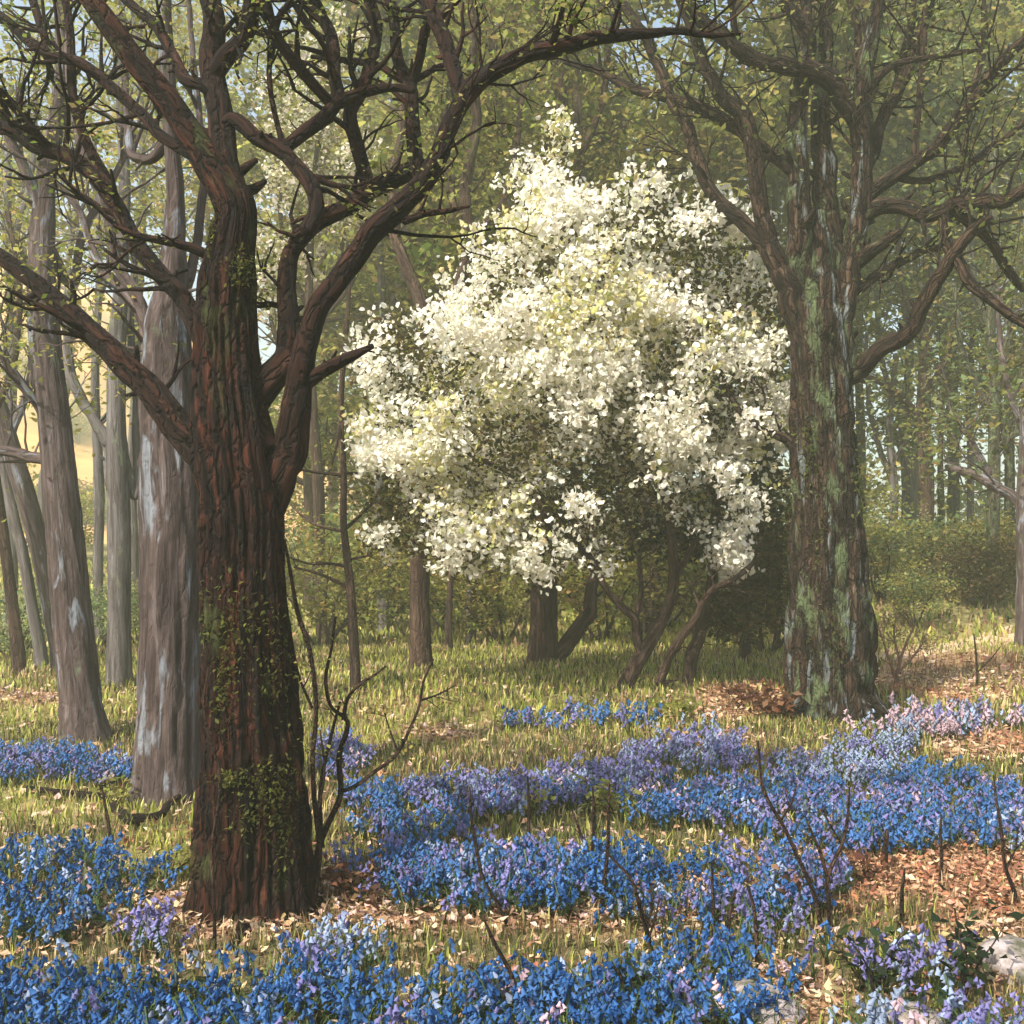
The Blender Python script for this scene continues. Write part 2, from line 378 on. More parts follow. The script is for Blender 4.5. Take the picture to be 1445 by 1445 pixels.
# trodden pale path climbing away beyond the large tree on the right
pm = MB(); s = np.linspace(0, 1, 70); pcx = 4.6 + 9.5 * s; pcy = 15.6 + 5.5 * s + .6 * np.sin(s * 5)
wv = np.linspace(-1, 1, 9); X = (pcx[:, None] + wv * .12).ravel(); Yp = (pcy[:, None] + wv[None, :] * (.62 + .12 * np.sin(s * 17))[:, None]).ravel()
i = np.arange(69)[:, None] * 9; j = np.arange(8)[None, :]
pm.add(np.stack([X, Yp, gz(X, Yp) + .035 - .03 * np.abs(np.tile(wv, 70)) ** 2], 1), np.stack([i + j, i + 9 + j, i + 10 + j, i + j + 1], -1).reshape(-1, 4))
m, t, b = newmat('path_earth'); co = t.nodes.new('ShaderNodeTexCoord').outputs['Object']
t.links.new(ramp(t, noise(t, co, 6, 6, .65), [(.3, (.36, .24, .15)), (.6, (.55, .40, .27)), (.75, (.42, .33, .16))]), b.inputs['Base Color'])
b.inputs['Roughness'].default_value = .95
tag(pm.build('path', m), 'pale sunlit earth path crossing the grass beyond the large tree', 'path', kind='structure')

# far golden slope on the left, added to give the warm glow
def hz(x, y):
    return 34 * np.exp(-((x + 60) / 33) ** 2 / 2 - ((y - 122) / 24) ** 2 / 2) + 2.1 - 1.2 + (n2(x, y, .06, 3, 3) - .5) * 1.5
X, Y = np.meshgrid(np.linspace(-150, 20, 90), np.linspace(62, 178, 60), indexing='xy'); x, y = X.ravel(), Y.ravel()
i = np.arange(59)[:, None] * 90; j = np.arange(89)[None, :]
hm = MB(); hm.add(np.stack([x, y, hz(x, y)], 1), np.stack([i + j, i + j + 1, i + 91 + j, i + 90 + j], -1).reshape(-1, 4))
m, t, b = newmat('golden_glow'); co = t.nodes.new('ShaderNodeTexCoord').outputs['Object']
t.links.new(ramp(t, noise(t, mapping(t, co, (.5, 1.6, 1.6)), .09, 8, .62, .4), [(.36, (.26, .17, .07)), (.47, (.42, .22, .075)), (.56, (.52, .30, .11)), (.68, (.42, .27, .12))]), b.inputs['Base Color'])
b.inputs['Roughness'].default_value = 1
tag(hm.build('glow_slope', m), 'added golden slope standing in for the warm glow between the grey trunks', 'glow_slope', kind='structure')

# ------------------------------------------------------------------ TREES with limbs traced at their own distance
class Tree:
    def __init__(s, name, label, cat, trunk, mat, limb_mat=None, Y=None, group=None, nseg=20, ridge=.10, rf=3.0, flare=None, wob=0., step=.05, lean=0., seed=1, cont=0):
        s.rs = RS(seed); s.seed = seed
        bx, by = trunk[0][:2]; s.Y = Y or ground_Y(bx, by)
        s.root = empty(name, P(bx, by, s.Y) * [1, 1, 0] + [0, 0, gz(P(bx, by, s.Y)[0], s.Y)[0]], label, cat, group)
        s.mat, s.lm = mat, limb_mat or mat; s.poly = []; s.tips = []; s.limbs = []
        n = len(trunk); Ys = [s.Y + lean * k / max(1, n - 1) for k in range(n)]
        pts = [P(x, y, yy) for (x, y, w), yy in zip(trunk, Ys)]; rad = [w * yy / F for (x, y, w), yy in zip(trunk, Ys)]
        g = gz(pts[0][0], pts[0][1])[0] - .15
        if pts[0][2] > g: pts.insert(0, np.array([pts[0][0], pts[0][1], g])); rad.insert(0, rad[0] * 1.04)
        else: pts[0][2] = g
        mb = MB(); p, r, T = tube(mb, pts, rad, nseg, step, ridge, rf, seed, wob, flare)
        s.trunk = mb.build('trunk', mat, s.root); s.reg(trunk, Ys, -1); s.tp, s.tr = p, r
    def reg(s, pl, Ys, owner):
        for (a, ya), (b, yb) in zip(zip(pl, Ys), zip(pl[1:], Ys[1:])):
            for k in range(8):
                f = k / 8; s.poly.append((a[0] + (b[0] - a[0]) * f, a[1] + (b[1] - a[1]) * f, ya + (yb - ya) * f, owner))
        s.poly.append((pl[-1][0], pl[-1][1], Ys[-1], owner))
    def limb(s, pl, dy=0., nseg=10, ridge=.16, rf=1.8, ntw=0, twl=.6, lo=.2, twr=.016, wob=.42, label=None, name='limb', sub=2, y0=None, mat=None):
        a = np.array(s.poly); d = np.hypot(a[:, 0] - pl[0][0], a[:, 1] - pl[0][1]); k = int(d.argmin())
        Y0 = a[k, 2] if y0 is None else y0; own = int(a[k, 3])
        L = np.concatenate([[0], np.cumsum([math.hypot(b[0] - c[0], b[1] - c[1]) for b, c in zip(pl, pl[1:])])]); L /= L[-1]
        Ys = [Y0 + dy * l for l in L]
        pts = [P(x, y, yy) for (x, y, w), yy in zip(pl, Ys)]; rad = [w * yy / F for (x, y, w), yy in zip(pl, Ys)]
        mb = MB(); p, r, T = tube(mb, pts, rad, nseg, max(.02, min(rad) * .9), ridge, rf, s.seed * 13 + len(s.limbs) * 7, wob)
        par = s.root if own < 0 else s.limbs[own][0]
        nm = name if own < 0 else 'branch'
        o = mb.build(nm, mat or s.lm, par); top = o if own < 0 else s.limbs[own][0]
        idx = len(s.limbs) if own < 0 else own
        if own < 0: s.limbs.append((o, MB()))
        mb2 = s.limbs[idx][1]
        s.reg(pl, Ys, idx)
        if min(rad[:-1]) > .012:
            for _ in range(3 + len(pl) // 2):
                k = s.rs.randint(2, len(p) - 1); t_ = unit(T[k]); q = s.rs.normal(size=3); q = unit(q - t_ * (q @ t_)); d_ = unit(q + t_ * .5); l_ = r[k] * s.rs.uniform(1.2, 3.2)
                tube(mb2, np.array([p[k], p[k] + d_ * l_ * .6, p[k] + d_ * l_ + s.rs.normal(size=3) * l_ * .12]), np.array([r[k] * .42, r[k] * .3, r[k] * .16]), 7, 1, seed=k, sub=False)
        if ntw: twigs(s.limbs[idx][1], p, r, int(ntw * 1.2), twl, s.rs, .2, lo, sub, twr, s.tips)
        return p, r
    def finish(s, leaves=0, size=.05, cols=GREEN, spread=.08, name='leaves', flat=.3, mat=None):
        for o, mb in s.limbs: mb.build('twig_sprays', s.lm, o)
        if leaves and s.tips:
            tp = np.array([t[0] for t in s.tips]); n = int(leaves)
            k = s.rs.randint(len(tp), size=n); C = tp[k] + s.rs.normal(size=(n, 3)) * spread
            mb = MB(); sz = size * s.rs.uniform(.6, 1.3, n)
            leaf_quads(mb, C, sz, sz * .6, pal(s.rs, n, cols), s.rs, flat); mb.build(name, mat or M['leaf'], s.root)
        return s

# --- the big dark oak at the front left
oak = Tree('oak_tree', 'dark rugged oak with bare twisting limbs, thickest trunk at the front', 'tree',
           [(357, 1285, 84), (357, 1240, 77), (358, 1100, 71), (353, 1000, 67), (349, 900, 62), (346, 800, 57), (344, 720, 58), (334, 640, 57),
            (326, 560, 48), (322, 480, 44), (323, 410, 40), (328, 350, 32), (333, 296, 28), (306, 244, 24), (275, 200, 19), (242, 149, 17), (194, 90, 16), (149, 28, 15), (125, -5, 14), (80, -90, 12)],
           M['oak'], M['limb'], nseg=220, ridge=.22, rf=3.6, flare=(.12, .26, 2.6), step=.012, seed=3)
L = oak.limb
L([(358, 800, 14), (342, 735, 27), (312, 675, 28), (275, 630, 24), (235, 585, 22), (190, 530, 19), (140, 478, 17), (90, 430, 14), (40, 388, 13), (0, 362, 12), (-70, 325, 9)], .5, 18, .13, ntw=5, twl=.35)
L([(352, 790, 16), (372, 735, 28), (396, 655, 26), (418, 590, 21), (428, 540, 18), (436, 490, 16), (448, 445, 15), (475, 400, 15), (519, 340, 16), (571, 294, 16), (606, 256, 15), (624, 215, 13), (633, 180, 12), (648, 143, 13),
   (664, 123, 14), (709, 93, 13), (754, 74, 12), (813, 62, 11), (865, 50, 9), (910, 45, 7), (955, 43, 5), (1000, 49, 3.5), (1045, 47, 2)], -.3, 22, .14, ntw=16, twl=.45, lo=.45, twr=.010)
L([(372, 640, 26), (350, 592, 24), (362, 560, 23), (390, 525, 20), (405, 490, 18), (409, 450, 15), (409, 400, 13), (416, 352, 12), (445, 318, 13), (495, 289, 12), (530, 266, 13), (571, 249, 13), (600, 232, 9)], .25, 16, .13, ntw=5, twl=.3, lo=.4)
L([(300, 520, 14), (276, 455, 14), (256, 422, 13), (214, 374, 12), (187, 329, 11), (160, 279, 12), (128, 240, 12), (86, 218, 11), (45, 203, 11), (0, 173, 10), (-50, 150, 8)], .6, 14, .12, ntw=12, twl=.45)
L([(300, 235, 9), (256, 211, 8), (235, 197, 8), (194, 156, 8), (156, 121, 8), (114, 90, 8), (69, 73, 8), (0, 24, 7), (-50, 0, 6)], .7, 10, .1, ntw=10, twl=.5)
L([(333, 296, 26), (312, 225, 20), (303, 150, 18), (293, 86, 17), (294, 35, 16), (290, -5, 15), (285, -110, 12)], .3, 16, .15, ntw=6, twl=.4)
L([(301, 110, 12), (318, 82, 13), (340, 58, 12), (351, 32, 12), (357, -5, 11), (372, -90, 8)], -.3, 12, .12, ntw=6, twl=.4)
L([(295, 118, 9), (265, 115, 9), (245, 80, 8), (222, 40, 8), (190, 12, 7), (150, -30, 6)], .5, 10, .1, ntw=6, twl=.4)
L([(308, 366, 8), (270, 350, 7), (242, 343, 6), (194, 332, 5), (160, 318, 3)], -.1, 8, .1, ntw=3, twl=.25)
L([(306, 190, 11), (326, 170, 11), (363, 194, 11), (398, 212, 11), (425, 238, 11), (443, 262, 12), (447, 298, 12), (430, 328, 12)], -.25, 12, .12, ntw=4, twl=.3)
L([(398, 212, 9), (430, 187, 10), (465, 160, 10), (476, 143, 10), (474, 104, 9), (467, 45, 9), (434, -2, 9), (400, -60, 7)], .3, 12, .12, ntw=8, twl=.45)
L([(470, 150, 8), (452, 130, 8), (417, 88, 8), (388, 45, 8), (377, -2, 7), (362, -60, 6)], -.3, 10, .1, ntw=7, twl=.4)
L([(400, 206, 5), (391, 173, 4), (380, 104, 4), (383, 50, 4), (368, 38, 2.5)], .2, 7, .08, ntw=4, twl=.25)
L([(476, 145, 10), (500, 135, 9), (515, 130, 8), (560, 124, 6), (585, 128, 5)], 0, 8, .1)
L([(522, 268, 11), (503, 196, 10), (495, 160, 10), (512, 128, 9), (526, 80, 9), (530, 35, 8), (520, -2, 8), (500, -70, 6)], .35, 12, .12, ntw=8, twl=.45)
L([(588, 245, 13), (585, 197, 11), (582, 149, 10), (580, 118, 9), (564, 86, 8), (557, 35, 8), (550, -2, 7), (540, -80, 5)], .25, 12, .12, ntw=6, twl=.4)
L([(582, 118, 7), (592, 86, 7), (601, 41, 7), (609, 15, 5), (622, -40, 4)], -.3, 8, .1, ntw=4, twl=.35)
L([(578, 116, 6), (560, 108, 6), (536, 93, 5), (512, 88, 5), (470, 83, 4), (440, 80, 3)], .2, 8, .1, ntw=4, twl=.3)
L([(584, 114, 5), (600, 105, 5), (623, 93, 4), (650, 88, 2)], .2, 7, .1, ntw=2, twl=.2)
L([(652, 145, 12), (641, 97, 11), (630, 62, 11), (615, 22, 11), (603, -5, 10), (585, -80, 8)], .4, 12, .12, ntw=8, twl=.45)
L([(570, 312, 6), (600, 302, 5), (630, 298, 4), (662, 291, 2)], -.2, 7, .08, ntw=2, twl=.2)
L([(432, 540, 10), (462, 520, 10), (490, 506, 8), (526, 488, 4)], -.25, 10, .12)
L([(775, 70, 6), (785, 45, 5), (792, 20, 4), (798, -5, 3)], -.2, 7, .08, ntw=3, twl=.25)
L([(128, 222, 8), (148, 249, 8), (121, 194, 7), (107, 149, 7), (102, 100, 7), (100, 69, 6), (93, 0, 6), (90, -60, 5)], .3, 9, .1, ntw=7, twl=.4)
L([(75, 212, 8), (64, 204, 8), (35, 166, 7), (0, 128, 7), (-40, 90, 5)], -.3, 9, .1, ntw=4, twl=.35)
L([(86, 85, 6), (75, 78, 6), (60, 40, 6), (48, 0, 6), (40, -50, 4)], .3, 8, .1, ntw=4, twl=.35)
for pl in ([(415, 1262, 17), (435, 1285, 11), (470, 1300, 6), (500, 1308, 3)], [(300, 1262, 17), (275, 1285, 12), (245, 1303, 7), (205, 1312, 3)], [(350, 1275, 20), (345, 1305, 15), (330, 1335, 8), (318, 1352, 3)],
           [(395, 1272, 14), (415, 1310, 10), (425, 1335, 5)]):
    a = [P(x, y, ground_Y(x, y)) for x, y, w in pl]; mb = MB()
    tube(mb, a, [w * q[1] / F for (x, y, w), q in zip(pl, a)], 14, .02, .16, 1.8, 77 + pl[0][0], .15); mb.build('root', M['limb'], oak.root)
oak.finish(3200, .034, [(.12, .15, .03), (.18, .19, .04), (.30, .28, .10), (.10, .12, .03)], .05)

# tufts of fern and moss growing on the oak's trunk
def moss(tree, spots, n, size, cols, seed, name='moss_clumps'):
    rs = RS(seed); mb = MB()
    for (px, py, rx, ry) in spots:
        k = n; a = px + rs.normal(size=k) * rx * .5; c = py + rs.normal(size=k) * ry * .5; C = []
        zc = EYE - (c - HY) * tree.Y / F; xx = (a - CX) * tree.Y / F
        for x, z in zip(xx, zc):
            q = int(np.abs(tree.tp[:, 2] - z).argmin()); dx = x - tree.tp[q, 0]; R = tree.tr[q] * 1.04
            if abs(dx) < R: C.append((x, tree.tp[q, 1] - math.sqrt(R * R - dx * dx) - rs.uniform(0, .03), z))
        C = np.array(C); s_ = size * rs.uniform(.5, 1.3, len(C))
        leaf_quads(mb, C, s_, s_ * .5, pal(rs, len(C), cols), rs, .2, np.array([0, -.3, -1.0]))
    mb.build(name, M['leaf'], tree.root)
moss(oak, [(345, 880, 45, 60), (400, 930, 30, 90), (330, 960, 20, 60), (400, 1090, 40, 30), (380, 1130, 50, 50), (420, 1160, 20, 60), (340, 1085, 25, 12), (310, 870, 20, 50), (352, 390, 22, 30), (300, 330, 10, 30)],
     190, .028, [(.12, .13, .03), (.08, .09, .02), (.17, .17, .04), (.06, .06, .02)], 8)

# --- the large many-stemmed tree on the right
be = Tree('beech_tree', 'large mossy tree splitting into many upright stems, pale bark patch on its trunk', 'tree',
          [(1176, 1012, 58), (1175, 960, 55), (1173, 900, 53), (1170, 800, 49), (1168, 700, 45), (1163, 620, 44), (1159, 540, 42), (1155, 480, 39), (1152, 420, 35), (1150, 350, 26), (1150, 300, 15)],
          M['beech'], M['beech_limb'], nseg=110, ridge=.22, rf=3.4, flare=(.3, .22, 2.3), step=.03, seed=11)
L = be.limb
L([(1140, 520, 22), (1132, 420, 20), (1128, 311, 17), (1128, 208, 14), (1128, 104, 13), (1138, 52, 11), (1130, 30, 10), (1108, 5, 9), (1080, -60, 8)], -.3, 16, .14, mat=M['beech'], ntw=6, twl=.9, lo=.4)
L([(1172, 500, 26), (1168, 415, 20), (1167, 320, 18), (1166, 242, 17), (1160, 156, 14), (1163, 80, 11), (1168, 20, 10), (1172, -60, 8)], .2, 16, .14, mat=M['beech'], ntw=6, twl=.9, lo=.5)
L([(1188, 520, 20), (1195, 440, 16), (1205, 350, 15), (1217, 277, 15), (1219, 208, 15), (1218, 138, 14), (1223, 86, 13), (1230, 35, 11), (1238, -5, 10), (1250, -80, 8)], -.2, 16, .14, mat=M['beech'], ntw=6, twl=.9, lo=.5)
L([(1212, 170, 9), (1212, 90, 8), (1212, 30, 8), (1200, -5, 7), (1185, -60, 6)], .4, 9, .1, mat=M['beech'], ntw=5, twl=.8)
L([(1136, 490, 18), (1118, 415, 18), (1098, 374, 16), (1083, 329, 13), (1073, 277, 12), (1064, 208, 12), (1049, 166, 12), (1021, 138, 10), (997, 97, 9), (980, 52, 9), (962, 0, 9), (945, -60, 7)], -.5, 14, .14, ntw=10, twl=.8, lo=.4)
L([(1092, 370, 12), (1066, 329, 11), (1031, 301, 11), (1004, 270, 10), (986, 225, 10), (969, 173, 9), (950, 145, 8), (934, 104, 8), (907, 45, 8), (886, 17, 7), (866, -10, 6)], .5, 12, .12, ntw=10, twl=.8, lo=.3)
L([(1214, 200, 12), (1206, 163, 13), (1187, 135, 14), (1153, 102, 14), (1111, 93, 13), (1066, 80, 12), (1021, 52, 11), (983, 21, 9), (962, -8, 8)], -.6, 14, .14, ntw=8, twl=.8, lo=.4)
L([(1118, 240, 9), (1080, 212, 9), (1038, 180, 10), (997, 156, 9), (950, 136, 8), (900, 128, 7), (858, 107, 6), (796, 87, 4)], .6, 10, .12, ntw=12, twl=.8)
L([(1222, 235, 10), (1232, 215, 10), (1249, 166, 9), (1274, 114, 9), (1298, 52, 8), (1316, -5, 7), (1330, -60, 5)], .5, 10, .12, ntw=8, twl=.8)
L([(1215, 285, 11), (1232, 270, 10), (1274, 246, 10), (1326, 204, 10), (1360, 156, 9), (1405, 100, 8), (1440, 62, 7), (1490, 10, 5)], -.5, 12, .12, ntw=10, twl=.8)
L([(1214, 310, 12), (1232, 296, 12), (1274, 294, 11), (1308, 308, 11), (1336, 294, 11), (1371, 284, 11), (1412, 282, 10), (1450, 264, 9), (1500, 250, 6)], -.7, 12, .14, ntw=10, twl=.8)
L([(1195, 535, 13), (1212, 524, 13), (1246, 496, 12), (1281, 476, 13), (1296, 445, 12), (1326, 388, 10), (1345, 358, 10), (1371, 329, 9), (1400, 308, 6)], -.9, 12, .14, ntw=6, twl=.6, lo=.5)
L([(1345, 356, 8), (1378, 408, 8), (1415, 437, 7), (1450, 460, 6), (1490, 475, 4)], -.3, 9, .12, ntw=4, twl=.5)
L([(1332, 300, 8), (1333, 318, 8), (1339, 346, 8), (1345, 362, 7)], -.1, 9, .1)
L([(1340, 296, 8), (1375, 318, 8), (1400, 345, 7), (1425, 385, 7), (1445, 408, 6)], .4, 9, .12, ntw=4, twl=.5)
L([(1218, 135, 6), (1232, 119, 5), (1256, 97, 5), (1308, 83, 4), (1360, 74, 4), (1388, 70, 2)], -.5, 8, .1, ntw=3, twl=.4)
L([(1280, 243, 6), (1289, 225, 6), (1295, 173, 5), (1301, 104, 5), (1305, 45, 5), (1310, -10, 4)], .3, 8, .1, ntw=5, twl=.6)
L([(1270, 252, 5), (1300, 256, 5), (1353, 240, 5), (1402, 206, 5), (1450, 170, 4)], .5, 8, .1, ntw=6, twl=.6)
L([(1210, 410, 8), (1228, 396, 7), (1263, 377, 7), (1305, 353, 6), (1345, 348, 4)], .5, 8, .1, ntw=4, twl=.5)
L([(1205, 375, 10), (1228, 356, 10), (1250, 345, 8), (1272, 328, 5)], -.4, 9, .12)
L([(1128, 640, 8), (1105, 618, 7), (1083, 609, 6), (1049, 585, 5), (1025, 550, 4), (1005, 515, 2.5)], .2, 10, .12, ntw=4, twl=.4)
L([(1140, 65, 9), (1140, 20, 8), (1139, -10, 8), (1142, -70, 6)], .2, 9, .1, ntw=3, twl=.6)
L([(1052, 75, 6), (1040, 55, 6), (1036, 25, 5), (1030, -8, 4)], -.3, 8, .1, ntw=3, twl=.5)
L([(1262, 130, 6), (1278, 75, 6), (1285, 40, 6), (1290, -8, 5)], .5, 8, .1, ntw=4, twl=.6)
L([(1355, 160, 6), (1385, 90, 5), (1390, 40, 5), (1388, -5, 4)], .4, 8, .1, ntw=5, twl=.7)
for pl in ([(1222, 985, 16), (1240, 1000, 11), (1252, 1010, 6)], [(1130, 985, 14), (1112, 1010, 10), (1098, 1022, 4)], [(1165, 1000, 16), (1150, 1022, 9), (1138, 1032, 4)], [(1200, 995, 14), (1208, 1020, 9), (1216, 1030, 4)]):
    a = [P(x, y, be.Y - .25) for x, y, w in pl]
    for q in a: q[2] = max(gz(q[0], q[1])[0] - .02, q[2])
    mb = MB(); tube(mb, a, [w * q[1] / F for (x, y, w), q in zip(pl, a)], 12, .04, .16, 1.8, pl[0][0], .1); mb.build('root', M['beech'], be.root)
be.finish(3200, .07, [(.10, .13, .03), (.15, .17, .04), (.20, .20, .06), (.25, .25, .10)], .14)
moss(be, [(1130, 640, 14, 60), (1150, 900, 30, 50), (1205, 690, 14, 50), (1140, 760, 20, 80)], 130, .05, [(.10, .12, .03), (.07, .08, .02), (.15, .16, .05)], 9)

# --- the blossoming tree between them
def ells_px(E, Y, rs, dz=1.0, dep=.9):
    out = []
    for (cx, cy, rx, ry, *w) in E:
        yy = Y + (w[0] if w else rs.uniform(-dz, dz)); k = yy / F
        out.append((P(cx, cy, yy), np.array([rx * k, max(.35, min(rx, ry) * k * dep * 1.2), ry * k])))
    return out
hw = Tree('blossom_tree', 'small spreading tree covered in creamy white blossom', 'tree',
          [(880, 985, 13), (889, 950, 11), (910, 917, 10), (934, 876, 9), (948, 838, 8), (948, 760, 7), (930, 660, 6), (900, 560, 5), (870, 460, 4), (820, 360, 3), (785, 260, 2)],
          M['brown'], M['brown'], Y=12.2, nseg=16, ridge=.12, rf=1.8, step=.06, seed=21, wob=.15)
L = hw.limb
L([(906, 922, 7), (900, 905, 7), (896, 879, 6), (865, 844, 5), (841, 810, 5), (800, 740, 4), (740, 680, 4), (660, 640, 3), (580, 600, 2)], -.6, 8, .1, ntw=8, twl=.7)
L([(930, 990, 8), (932, 970, 8), (945, 930, 7), (980, 875, 6), (1004, 837, 5), (1042, 813, 4), (1075, 780, 3)], -.7, 8, .1, ntw=5, twl=.5, y0=12.1)
L([(972, 985, 11), (976, 940, 10), (990, 882, 9), (1006, 810, 8), (1010, 720, 6), (1005, 620, 5), (990, 520, 4), (985, 400, 3), (970, 330, 2)], .4, 10, .1, ntw=6, twl=.6, y0=12.5)
L([(945, 830, 5), (985, 760, 4), (1020, 690, 4), (1050, 600, 3), (1070, 500, 2)], .3, 7, .1, ntw=6, twl=.5)
L([(940, 720, 5), (880, 640, 4), (800, 570, 4), (700, 510, 3), (600, 490, 2), (530, 500, 1.5)], .5, 7, .1, ntw=8, twl=.6)
L([(896, 880, 4), (905, 830, 4), (900, 780, 3), (870, 700, 3)], .2, 7, .1, ntw=5, twl=.5)
L([(848, 818, 4), (830, 780, 3), (770, 770, 2), (700, 760, 2), (620, 790, 1.5)], -.3, 6, .1, ntw=5, twl=.5)
hw.finish()
rs = RS(5)
BL = [(783, 200, 14, 34), (775, 255, 30, 34), (790, 640, 130, 60), (820, 720, 60, 60), (1000, 420, 80, 60), (755, 300, 42, 30), (790, 330, 60, 40), (880, 320, 70, 30), (985, 345, 60, 35), (760, 400, 70, 60), (860, 420, 100, 60), (970, 430, 90, 60), (1045, 400, 30, 40), (1055, 480, 45, 60),
      (610, 500, 80, 36), (700, 470, 70, 50), (760, 500, 90, 60), (880, 530, 110, 55), (985, 560, 95, 45), (600, 610, 70, 36), (680, 620, 100, 50), (790, 640, 110, 55), (900, 630, 90, 50), (1010, 610, 50, 50),
      (590, 700, 55, 45), (690, 720, 70, 50), (650, 775, 40, 30), (790, 730, 40, 45), (890, 700, 80, 32), (990, 700, 50, 40), (1025, 770, 22, 36), (545, 740, 28, 34), (760, 790, 24, 28), (550, 520, 34, 34), (1075, 560, 25, 60), (590, 560, 50, 30, 11.5), (610, 660, 45, 45, 11.5), (600, 755, 40, 24, 11.6), (890, 470, 80, 50, 11.4), (940, 520, 70, 50, 11.4), (960, 610, 70, 40, 11.5), (850, 600, 80, 40, 11.4), (1000, 460, 60, 40, 11.5), (660, 690, 60, 40, 11.5),
      (535, 630, 22, 40), (570, 470, 40, 20)]
BLa = np.array([b_[:4] for b_ in BL], float)
def crown_points(n, rs, grow, soft, cx=830, cy=540, Rx=330, Ry=350, thick=1.7, Y0=12.2):
    """points through one broad dome-shaped crown with a ragged edge"""
    out = []
    while sum(len(o) for o in out) < n:
        px = rs.uniform(470, 1130, 6000); py = rs.uniform(180, 860, 6000)
        d = np.sqrt(((px[:, None] - BLa[None, :, 0]) / BLa[None, :, 2]) ** 2 + ((py[:, None] - BLa[None, :, 1]) / BLa[None, :, 3]) ** 2).min(1)
        k = rs.rand(6000) < sstep(grow + soft, grow - soft, d); px, py = px[k], py[k]
        th = thick * np.sqrt(np.clip(1.1 - ((px - cx) / Rx) ** 2 - ((py - cy) / Ry) ** 2, .06, 1)); u = rs.uniform(-1, 1, len(px)); Y = Y0 + th * np.sign(u) * np.abs(u) ** .7
        out.append(np.stack([(px - CX) * Y0 / F, Y, EYE - (py - HY) * Y0 / F], 1))
    return np.concatenate(out)[:n]
mb = MB(); cc = crown_points(16500, rs, .99, .74)
nz = .68 * fbm(cc * [2.8, 2.1, 3.6], 3, 91) + .32 * fbm(cc * [1.1, .8, 1.4], 2, 98); cc = cc[nz + .03 * rs.normal(size=len(nz)) > .529]
np_ = rs.randint(4, 13, len(cc)); idx = np.repeat(np.arange(len(cc)), np_); n = len(idx)
C = cc[idx] + rs.normal(size=(n, 3)) * .055
yel = (vnoise(cc * 1.5, 93) > .56)[idx] & (rs.rand(n) < .5)
col = np.where(yel[:, None], pal(rs, n, [(.68, .62, .30), (.72, .68, .42), (.5, .5, .18)], .12), pal(rs, n, [(.86, .83, .72), (.90, .87, .80), (.82, .79, .64)], .05))
s_ = rs.uniform(.038, .085, n); petal_faces(mb, C, s_, col, rs); mb.build('blossom', M['petal'], hw.root)
mb = MB()
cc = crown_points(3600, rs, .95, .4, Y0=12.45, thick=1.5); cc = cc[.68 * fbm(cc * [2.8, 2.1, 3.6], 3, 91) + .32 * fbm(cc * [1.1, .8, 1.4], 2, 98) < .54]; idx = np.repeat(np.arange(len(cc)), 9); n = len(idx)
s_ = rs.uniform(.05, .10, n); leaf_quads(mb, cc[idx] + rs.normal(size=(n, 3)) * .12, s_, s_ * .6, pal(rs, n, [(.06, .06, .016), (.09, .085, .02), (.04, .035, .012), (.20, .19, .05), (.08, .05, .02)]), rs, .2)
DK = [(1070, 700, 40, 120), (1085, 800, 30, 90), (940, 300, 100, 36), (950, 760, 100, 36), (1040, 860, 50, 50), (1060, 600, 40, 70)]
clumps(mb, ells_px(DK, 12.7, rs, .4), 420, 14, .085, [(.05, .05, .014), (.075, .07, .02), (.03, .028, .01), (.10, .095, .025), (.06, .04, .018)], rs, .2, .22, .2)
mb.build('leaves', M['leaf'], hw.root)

# ------------------------------------------------------------------ trees behind, each traced or placed where it stands
def crown_of(tree, E, n, per, size, cols, seed, dz=1.2, cs=.45, name='crown'):
    rs = RS(seed); mb = MB(); clumps(mb, ells_px(E, tree.Y, rs, dz), n, per, size, cols, rs, .25, cs, .25)
    mb.build(name, M['leaf'], tree.root)

t1 = Tree('grey_tree', 'slim leaning grey trunk with a flared foot, left of the thick grey trunk', 'tree',
          [(122, 1046, 32), (116, 1000, 29), (108, 930, 28), (98, 830, 26), (90, 740, 25), (84, 680, 24), (78, 600, 23), (66, 500, 22), (60, 420, 20), (60, 330, 17), (66, 250, 13), (80, 170, 11), (88, 90, 10), (84, 0, 8), (84, -80, 6)],
          M['grey'], nseg=48, ridge=.11, rf=2.6, flare=(.16, .55, 3), step=.05, seed=31, group='grey trunks on the left')
t1.limb([(78, 650, 9), (55, 646, 8), (25, 640, 8), (-10, 633, 7), (-60, 615, 5)], .3, 8, .1, ntw=4, twl=.8)
t1.limb([(68, 600, 9), (52, 571, 7), (31, 543, 7), (0, 498, 6), (-40, 450, 5)], -.3, 8, .1, ntw=5, twl=.8)
t1.limb([(62, 340, 9), (100, 400, 6), (115, 330, 6), (150, 270, 5), (190, 190, 4)], .5, 7, .1, ntw=6, twl=.8)
t1.limb([(62, 320, 10), (40, 250, 8), (10, 190, 7), (-30, 110, 5)], -.3, 7, .1, ntw=6, twl=.9)
t1.finish(900, .07, YELLOW, .15)
t2 = Tree('grey_tree', 'thick straight grey-brown trunk close behind the dark oak', 'tree',
          [(236, 1130, 52), (237, 1080, 47), (239, 1000, 45), (241, 900, 43), (242, 780, 43), (241, 680, 42), (237, 560, 39), (236, 470, 33), (241, 400, 22), (246, 330, 15), (247, 270, 12), (242, 200, 10), (236, 100, 11), (232, -10, 9), (232, -80, 7)],
          M['grey'], nseg=72, ridge=.12, rf=3, flare=(.13, .45, 3), step=.03, seed=32, group='grey trunks on the left')
t2.limb([(222, 500, 12), (200, 430, 9), (170, 380, 8), (150, 300, 7), (120, 220, 6), (100, 120, 5), (96, 0, 4)], .6, 9, .1, ntw=7, twl=.6)
